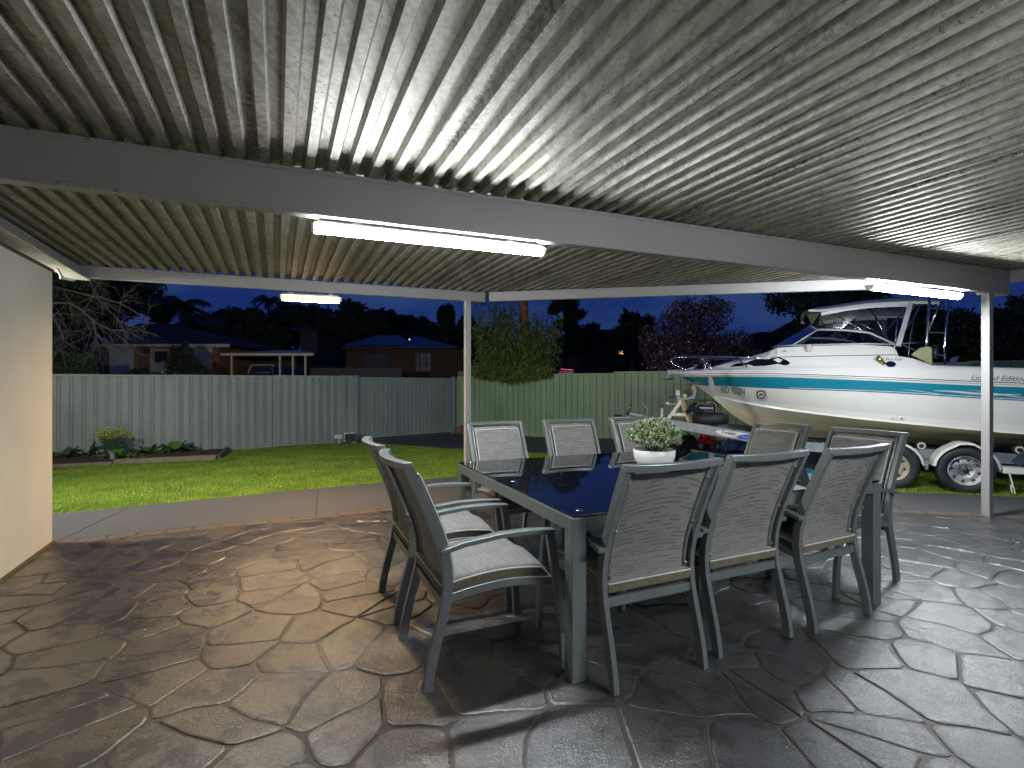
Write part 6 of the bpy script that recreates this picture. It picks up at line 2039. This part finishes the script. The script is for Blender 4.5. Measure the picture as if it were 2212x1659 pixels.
lp.add('lantern', emit('orange_lamp', (1.0, 0.42, 0.06), 6.0), lambda b: [px_box(b, 1482 + dx, 1484.4 + dx, 740 + dy, 743 + dy, Y - .1, .08) for dx, dy in ((0, 1), (4, -1.5), (8, 0), (-1, 8), (2.5, 9), (6, 4))])
Y = 15.9
rc = Thing('parked_red_car', (P(1225, 812, Y + 1).x, Y + 1.5, GZF), 'dark red car whose roof edge just shows over the green fence', 'car')
def carb(b):
    x0 = P(1190, 0, Y + .5).x; x1 = P(1260, 0, Y + .5).x; zt = P(0, 797, Y + .5).z
    b.prism([(x0 - .9, GZF + .25), (x1 + .9, GZF + .25), (x1 + .8, GZF + .9), (x1 + .1, GZF + 1.0), (x1 - .25, zt - .02), (x0 + .3, zt), (x0 - .2, GZF + 1.05), (x0 - .9, GZF + .9)], 1.7, Matrix(((1, 0, 0, 0), (0, 0, 1, Y + .9), (0, 1, 0, 0), (0, 0, 0, 1))))
rc.add('body', M['red'], carb, bevel=.05)
rc.add('brake_light', emit('red_tail_light', (1.0, 0.02, 0.05), 0.22), lambda b: b.bar(P(1211, 797.2, Y + .8), P(1238, 799.4, Y + .8), .03, .03))

# ---------------------------------------------------------------- trees
def leafm(name, a, b_, spots=None): return leaf_mat(name, a, b_, 0.65, spots)
M['lf_dark'] = leafm('dark_tree_leaf', (0.018, 0.026, 0.012), (0.045, 0.06, 0.03))
M['lf_purple'] = leafm('purple_plum_leaf', (0.03, 0.012, 0.018), (0.10, 0.045, 0.06), (0.42, 0.32, 0.34))
M['lf_bamboo'] = leafm('bamboo_leaf', (0.06, 0.11, 0.02), (0.22, 0.29, 0.05))
M['lf_mid'] = leafm('citrus_leaf', (0.025, 0.055, 0.015), (0.07, 0.12, 0.03))
M['bark'] = simple('grey_bark', (0.20, 0.17, 0.14), 0.9, 0, 0.35, 12, 0.6, 40)
M['barkdark'] = simple('dark_bark', (0.05, 0.042, 0.036), 0.9, 0, 0.35, 12)
M['gumbark'] = simple('red_gum_bark', (0.30, 0.115, 0.05), 0.85, 0, 0.45, 5, 0.6, 30)

def crown_points(lobes, n):
    """lobes: list of (x, y, z, rx, ry, rz)"""
    L = np.array(lobes)
    vol = L[:, 3] * L[:, 4] * L[:, 5]
    k = rng.choice(len(L), n, p=vol / vol.sum())
    d = rng.normal(size=(n, 3)); d /= np.linalg.norm(d, axis=1)[:, None]
    r = rng.uniform(0, 1, n) ** (1 / 2.2)
    p = L[k, :3] + d * r[:, None] * L[k, 3:6]
    p += rng.normal(scale=0.05, size=p.shape) * L[k, 3:4]
    return p
def tree(name, label, lobes_px, Y, mat, n, leaf, trunk=None, bark=None, depth=1.0, aspect=.5, droop=None, group=None, cat='tree', sub=9):
    """lobes_px: (u, v, ru, rv) blobs measured in the photo at distance Y; broken into random sub lobes"""
    base_u = trunk[0] if trunk else lobes_px[0][0]
    bx = P(base_u, 0, Y).x
    t = empty(name, (bx, Y, GZF), 0, label, cat, group)
    L = []
    for (u, v, ru, rv) in lobes_px:
        c = P(u, v, Y); rx = ru / F * Y; rz = rv / F * Y; ry = max(rx, rz) * .8 * depth
        L.append((c.x - bx, 0, c.z - GZF, rx * .8, ry * .8, rz * .8))
        for q in range(sub):
            a = rng.uniform(0, 2 * pi); b = rng.uniform(-1, 1)
            s = rng.uniform(.22, .42)
            L.append((c.x - bx + rx * .78 * cos(a) * sqrt(1 - b * b * .5), ry * .7 * b, c.z - GZF + rz * .78 * sin(a), rx * s, ry * s, rz * s))
    n = int(n * 1.7)
    pts = crown_points(L, n)
    o = numpy_mesh('crown', rand_leaves(pts, leaf, aspect, droop=droop), 4, mat, t)
    if trunk:
        mb = MB()
        pp = [Vector((0, 0, -0.1))]
        top = P(trunk[1], trunk[2], Y); top = Vector((top.x - bx, 0, top.z - GZF))
        r = trunk[3]
        pp += [top * .5 + Vector((random.uniform(-.1, .1), 0, 0)), top]
        mb.tube(pp, [r, r * .75, r * .45], 8)
        for l in L[:: max(1, sub // 3)]:
            e = Vector(l[:3])
            s0 = top * random.uniform(.55, .95)
            mb.tube([s0, s0.lerp(e, .5) + Vector((random.uniform(-.2, .2), random.uniform(-.2, .2), .15)), e], [r * .38, r * .22, r * .07], 5)
        mb.build('trunk', bark or M['barkdark'], t)
    return t
# left: evergreen behind bare branches
tree('evergreen_tree', 'dense evergreen tree beside the house wall at the far left', [(80, 640, 70, 70), (150, 615, 90, 55), (60, 740, 60, 70), (128, 770, 45, 45), (135, 700, 50, 60), (175, 640, 50, 50)], 13.6, M['lf_mid'], 13000, .085, (70, 80, 640, .14))
tree('shrub', 'small leafy shrub just above the fence beside the house wall', [(150, 790, 52, 30), (118, 760, 30, 35)], 12.6, M['lf_mid'], 3200, .07, (150, 150, 780, .05), cat='shrub')
tree('dark_tree', 'large dark tree filling the sky above the brick house', [(250, 625, 90, 60), (300, 640, 55, 45), (190, 680, 60, 40)], 24, M['lf_dark'], 9000, .16, (230, 250, 650, .25))
tree('dark_tree', 'small rounded dark tree between the big tree and the palm', [(350, 680, 22, 20), (330, 660, 16, 22)], 26, M['lf_dark'], 2400, .15, (350, 350, 690, .12))
tree('conifer_shrub', 'pointed dark conifer shrub in front of the roller shutters', [(398, 790, 48, 30), (396, 762, 26, 22), (398, 748, 10, 10), (430, 800, 26, 14)], 15.6, M['lf_dark'], 4200, .07, (398, 398, 770, .05), cat='shrub', sub=7)
tree('shrub', 'low dark shrub below the brick pier between the shutters', [(303, 803, 18, 8)], 16, M['lf_dark'], 700, .06, None, cat='shrub')
# bare branches hanging in from the left
bb = empty('bare_tree', (-9.2, 11.6, GZF), 0, 'bare grey branches reaching out past the house wall', 'tree')
mbb = MB(); mbs = MB()
def branch(mb, p, d, L, r, depth, col=None):
    pts = [p.copy()]; rr = [r]
    n = 6; dd = d.copy()
    for k in range(n):
        dd = (dd + Vector((random.uniform(-.28, .28), random.uniform(-.2, .2), random.uniform(-.26, .16)))).normalized()
        p = p + dd * (L / n); pts.append(p.copy()); rr.append(r * (1 - .75 * (k + 1) / n))
    mb.tube(pts, rr, 5)
    if depth > 0:
        for q in range(random.randint(3, 4)):
            k = random.randint(1, n)
            nd = (dd + Vector((random.uniform(-.9, .9), random.uniform(-.5, .5), random.uniform(-.9, .7)))).normalized()
            branch(mb if depth > 2 else mbs, pts[k], nd, L * random.uniform(.45, .7), rr[k] * .62, depth - 1)
def ploc(u, v, Y): q = P(u, v, Y); return Vector((q.x + 9.2, q.y - 11.6, q.z - GZF))
for pts_, r in (([(60, 660), (110, 655), (150, 654), (180, 672), (206, 697), (240, 713), (271, 714)], .036), ([(80, 650), (111, 678), (134, 718), (137, 735), (129, 755)], .030), ([(203, 697), (207, 720), (230, 748)], .02), ([(40, 600), (200, 640), (260, 655), (320, 690)], .022), ([(206, 560), (190, 600), (215, 650), (255, 690)], .018)):
    pp = [ploc(u, v, 11.6 + .1 * i) for i, (u, v) in enumerate(pts_)]
    mbb.tube(pp, [r * (1 - .6 * i / len(pp)) for i in range(len(pp))], 7)
    for q in pp[1:]:
        for z in range(4):
            branch(mbs, q, Vector((random.uniform(-.5, 1), random.uniform(-.3, .3), random.uniform(-.9, .5))).normalized(), random.uniform(.35, .9), .009, 2)
mbb.tube([Vector((-2.2, .6, 0)), Vector((-2.1, .5, 1.8)), Vector((-1.7, .3, 3.0)), ploc(40, 600, 11.6)], [.16, .12, .09, .04], 8)
mbb.build('limbs', M['bark'], bb, smooth=True)
o = mbs.build('twigs', M['bark'], bb); o['kind'] = 'stuff'
# palm
def palm(label, u, v, Y, R, trunk_r, n=22):
    c = P(u, v, Y); t = empty('palm_tree', (c.x, Y, GZF), 0, label, 'tree')
    top = c.z - GZF
    mb = MB(); mb.tube([(0, 0, 0), (0.05, 0, top * .5), (0, 0, top)], [trunk_r * 1.1, trunk_r, trunk_r * .9], 8); mb.build('trunk', M['barkdark'], t)
    for k in range(n):
        a = 2 * pi * k / n + random.uniform(-.1, .1); el = random.uniform(-.1, 1.3)
        mb = MB(); pts = []
        for i in range(9):
            s = i / 8; r = R * s * cos(el * (1 - .3 * s)); z = R * s * sin(el) - R * .75 * s * s
            pts.append(Vector((cos(a) * r, sin(a) * r, top + z)))
        mb.tube(pts, .02, 4)
        sd = Vector((-sin(a), cos(a), 0))
        for i in range(1, 9):
            for q in range(4):
                b0 = pts[i - 1].lerp(pts[i], q / 4)
                for g in (-1, 1):
                    e = b0 + sd * g * R * .20 * (1 - .5 * i / 9) + (pts[i] - pts[i - 1]).normalized() * R * .08 + Vector((0, 0, -R * .10))
                    w = (pts[i] - pts[i - 1]).normalized() * .035
                    mb.add([b0 - w, b0 + w, e], [(0, 1, 2)])
        mb.build('frond', M['lf_dark'], t)
palm('feathery palm silhouetted above the dark roof', 396, 668, 24, 1.75, .16)
palm('far thin palm left of the warm lamp', 580, 652, 40, 1.5, .12, 14)
# tree belt
tree('dark_tree', 'bushy dark tree below the short warm lamp', [(545, 700, 50, 40), (520, 735, 40, 25), (590, 730, 40, 32)], 28, M['lf_dark'], 6000, .2, (545, 545, 710, .2))
tree('dark_tree', 'broad dark tree behind the pale house end', [(690, 715, 60, 28), (740, 725, 50, 28), (640, 722, 40, 22)], 36, M['lf_dark'], 6000, .26, (690, 690, 720, .25))
tree('dark_tree', 'rounded treetops on the skyline left of the conifer', [(825, 690, 34, 24), (870, 700, 42, 22), (918, 712, 30, 24), (800, 715, 50, 18)], 46, M['lf_dark'], 8000, .3, (840, 840, 705, .3))
tree('conifer_tree', 'tall narrow conifer just left of the left hand post', [(960, 682, 13, 26), (972, 680, 10, 24), (968, 715, 22, 26), (985, 745, 16, 20)], 34, M['lf_dark'], 5200, .2, (968, 966, 690, .2))
tree('dark_tree', 'dark trees low on the skyline behind the blue roofs', [(770, 735, 60, 16), (930, 738, 70, 18), (1010, 720, 30, 40)], 34, M['lf_dark'], 6000, .24, (930, 930, 735, .2))
tree('dark_tree', 'wide dark tree mass rising behind the pale house end and the carport', [(640, 690, 50, 40), (600, 715, 50, 40), (690, 700, 40, 35)], 33, M['lf_dark'], 9000, .24, (640, 640, 715, .25))
tree('dark_tree', 'dark round headed tree above the left end of the blue roof', [(755, 690, 42, 36), (800, 705, 40, 30), (735, 720, 50, 26)], 31, M['lf_dark'], 9000, .22, (755, 757, 705, .22))
tree('dark_tree', 'broad black tree between the palm and the short warm lamp', [(470, 705, 45, 34), (445, 725, 40, 24), (500, 725, 40, 26)], 34, M['lf_dark'], 7000, .24, (470, 470, 720, .22))
# bamboo clump hanging over the green fence, gum tree trunk inside it
bm = empty('bamboo_clump', (P(1110, 0, 16.6).x, 16.6, GZF), 0, 'bamboo clump drooping over the green fence beside the left post', 'bamboo')
cul = MB(); bp = []
for k in range(60):
    u = random.uniform(1030, 1205); v = random.uniform(660, 740) if u < 1140 else random.uniform(672, 740)
    Y = 17.55 + random.uniform(-.6, .7); top = P(u, v, Y)
    base = Vector((P((u + 1118) / 2, 0, Y).x, Y, GZF))
    mid = base.lerp(top, .6) + Vector((0, 0, .3))
    tip = top + Vector((random.uniform(-.3, .3), -.3, -.35))
    pts = [base, mid, top, tip]
    cul.tube([Vector(p) - bm.location for p in pts], [.016, .012, .006, .003], 4)
    for q in range(230):
        s = random.uniform(.12, 1) ** .8
        if s < .6: p = base.lerp(mid, s / .6)
        else: p = mid.lerp(top, (s - .6) / .4)
        bp.append(tuple(p - bm.location + Vector((random.gauss(0, .14), random.gauss(0, .14), random.gauss(0, .14)))))
for k in range(3200):   # skirts over the fence top
    u = random.uniform(1020, 1190); w = abs(u - 1105) / 85
    fy = 17.0 - .489 * ((u - U0) / F * 15.8 + 1.84) - .12; q = P(u, random.uniform(792, 822 - 16 * w), fy); bp.append(tuple(q - bm.location + Vector((0, random.uniform(-.15, .05), 0))))
o = cul.build('canes', simple('bamboo_cane', (0.14, 0.16, 0.05), 0.5), bm); o['kind'] = 'stuff'
o = numpy_mesh('foliage', rand_leaves(np.array(bp), .19, .17, droop=np.array([0, 0, -1.2])), 4, M['lf_bamboo'], bm); o['kind'] = 'stuff'
gt = empty('gum_tree', (P(1150, 0, 17.6).x, 17.6, GZF), 0, 'gum tree with a leaning red brown trunk rising out of the bamboo', 'tree')
mb = MB(); gp_ = [P(1150, 850, 17.6), P(1139, 768, 17.6), P(1134, 715, 17.6), P(1130, 655, 17.6), P(1122, 560, 17.6), P(1115, 470, 17.6)]
mb.tube([p - gt.location for p in gp_], [.19, .17, .16, .155, .13, .10], 12)
mb.tube([gp_[3] - gt.location, P(1148, 636, 17.4) - gt.location, P(1168, 600, 17.2) - gt.location], [.05, .04, .025], 6)
mb.build('trunk', M['gumbark'], gt, smooth=True)
cc = crown_points([((P(1060, 630, 17).x - gt.location.x), -.3, P(0, 640, 17).z - GZF, 1.3, 1.2, .6), ((P(1120, 480, 17).x - gt.location.x), 0, P(0, 480, 17).z - GZF, 2.2, 1.6, 1.0), ((P(1210, 560, 17).x - gt.location.x), 0, P(0, 560, 17).z - GZF, 1.0, 1.0, .7)], 3500)
numpy_mesh('crown', rand_leaves(cc, .16, .2, droop=np.array([0, 0, -.8])), 4, M['lf_mid'], gt)
tree('gum_tree', 'tall layered gum tree silhouetted right of the bamboo', [(1222, 655, 34, 16), (1198, 670, 16, 10), (1246, 680, 20, 12), (1222, 700, 26, 14), (1240, 715, 24, 14)], 32, M['lf_dark'], 5200, .2, (1226, 1222, 670, .2), sub=6)
tree('dark_tree', 'rounded dark tree between the gum tree and the purple tree', [(1275, 720, 30, 22), (1250, 745, 40, 25), (1300, 745, 30, 26)], 30, M['lf_dark'], 4500, .2, (1275, 1275, 730, .2))
tree('dark_tree', 'tall dark tree whose top leans behind the purple tree', [(1360, 700, 24, 28), (1340, 725, 26, 26), (1385, 720, 30, 40), (1320, 770, 30, 20)], 27, M['lf_dark'], 5200, .19, (1360, 1362, 700, .2))
tree('purple_plum_tree', 'purple leaved plum tree full of small pale specks behind the green fence', [(1470, 690, 62, 46), (1545, 680, 50, 40), (1420, 735, 50, 45), (1500, 750, 80, 45), (1590, 740, 45, 34), (1440, 780, 60, 30), (1560, 780, 60, 30), (1620, 765, 30, 25)], 15.6, M['lf_purple'], 12500, .075, (1480, 1490, 760, .13), M['barkdark'])
tree('dark_tree', 'big black tree behind the boat canopy', [(1790, 690, 90, 60), (1720, 640, 60, 40), (1850, 630, 90, 50), (1700, 760, 60, 50), (1660, 745, 25, 28), (1900, 720, 90, 60)], 18.5, M['lf_dark'], 15000, .13, (1780, 1780, 700, .25))
tree('dark_tree', 'black hedge like tree behind the boat rod rack', [(2000, 720, 90, 65), (2080, 730, 80, 55), (1960, 760, 80, 40)], 17, M['lf_dark'], 13000, .13, (2010, 2010, 730, .25))
tree('dark_tree', 'dark tree at the right edge beyond the right hand post', [(2180, 725, 75, 62), (2250, 700, 70, 70), (2140, 765, 60, 36)], 17, M['lf_dark'], 11000, .13, (2190, 2190, 730, .25))
# a far wooded ridge under all of it
vs = []; fs = []
n = 220
for i in range(n + 1):
    a = lerp(-1.25, 1.25, i / n); R = 62
    h = 6.2 + 1.1 * sin(i * .13) + .7 * sin(i * .37 + 1) + .45 * sin(i * .9) + .5 * random.random()
    for k, (dr, hh) in enumerate(((0, -1.5), (0.6, h * .6), (3, h), (14, h * .9), (30, -1.5))):
        vs.append((sin(a) * (R + dr), cos(a) * (R + dr), hh))
for i in range(n):
    for k in range(4):
        q = i * 5 + k; fs.append((q, q + 5, q + 6, q + 1))
mb = MB(); mb.add(vs, fs); tag(mb.build('wooded_ridge', simple('dark_woods', (0.012, 0.018, 0.012), 0.95, 0, 0.4, .6), smooth=False), kind='structure')
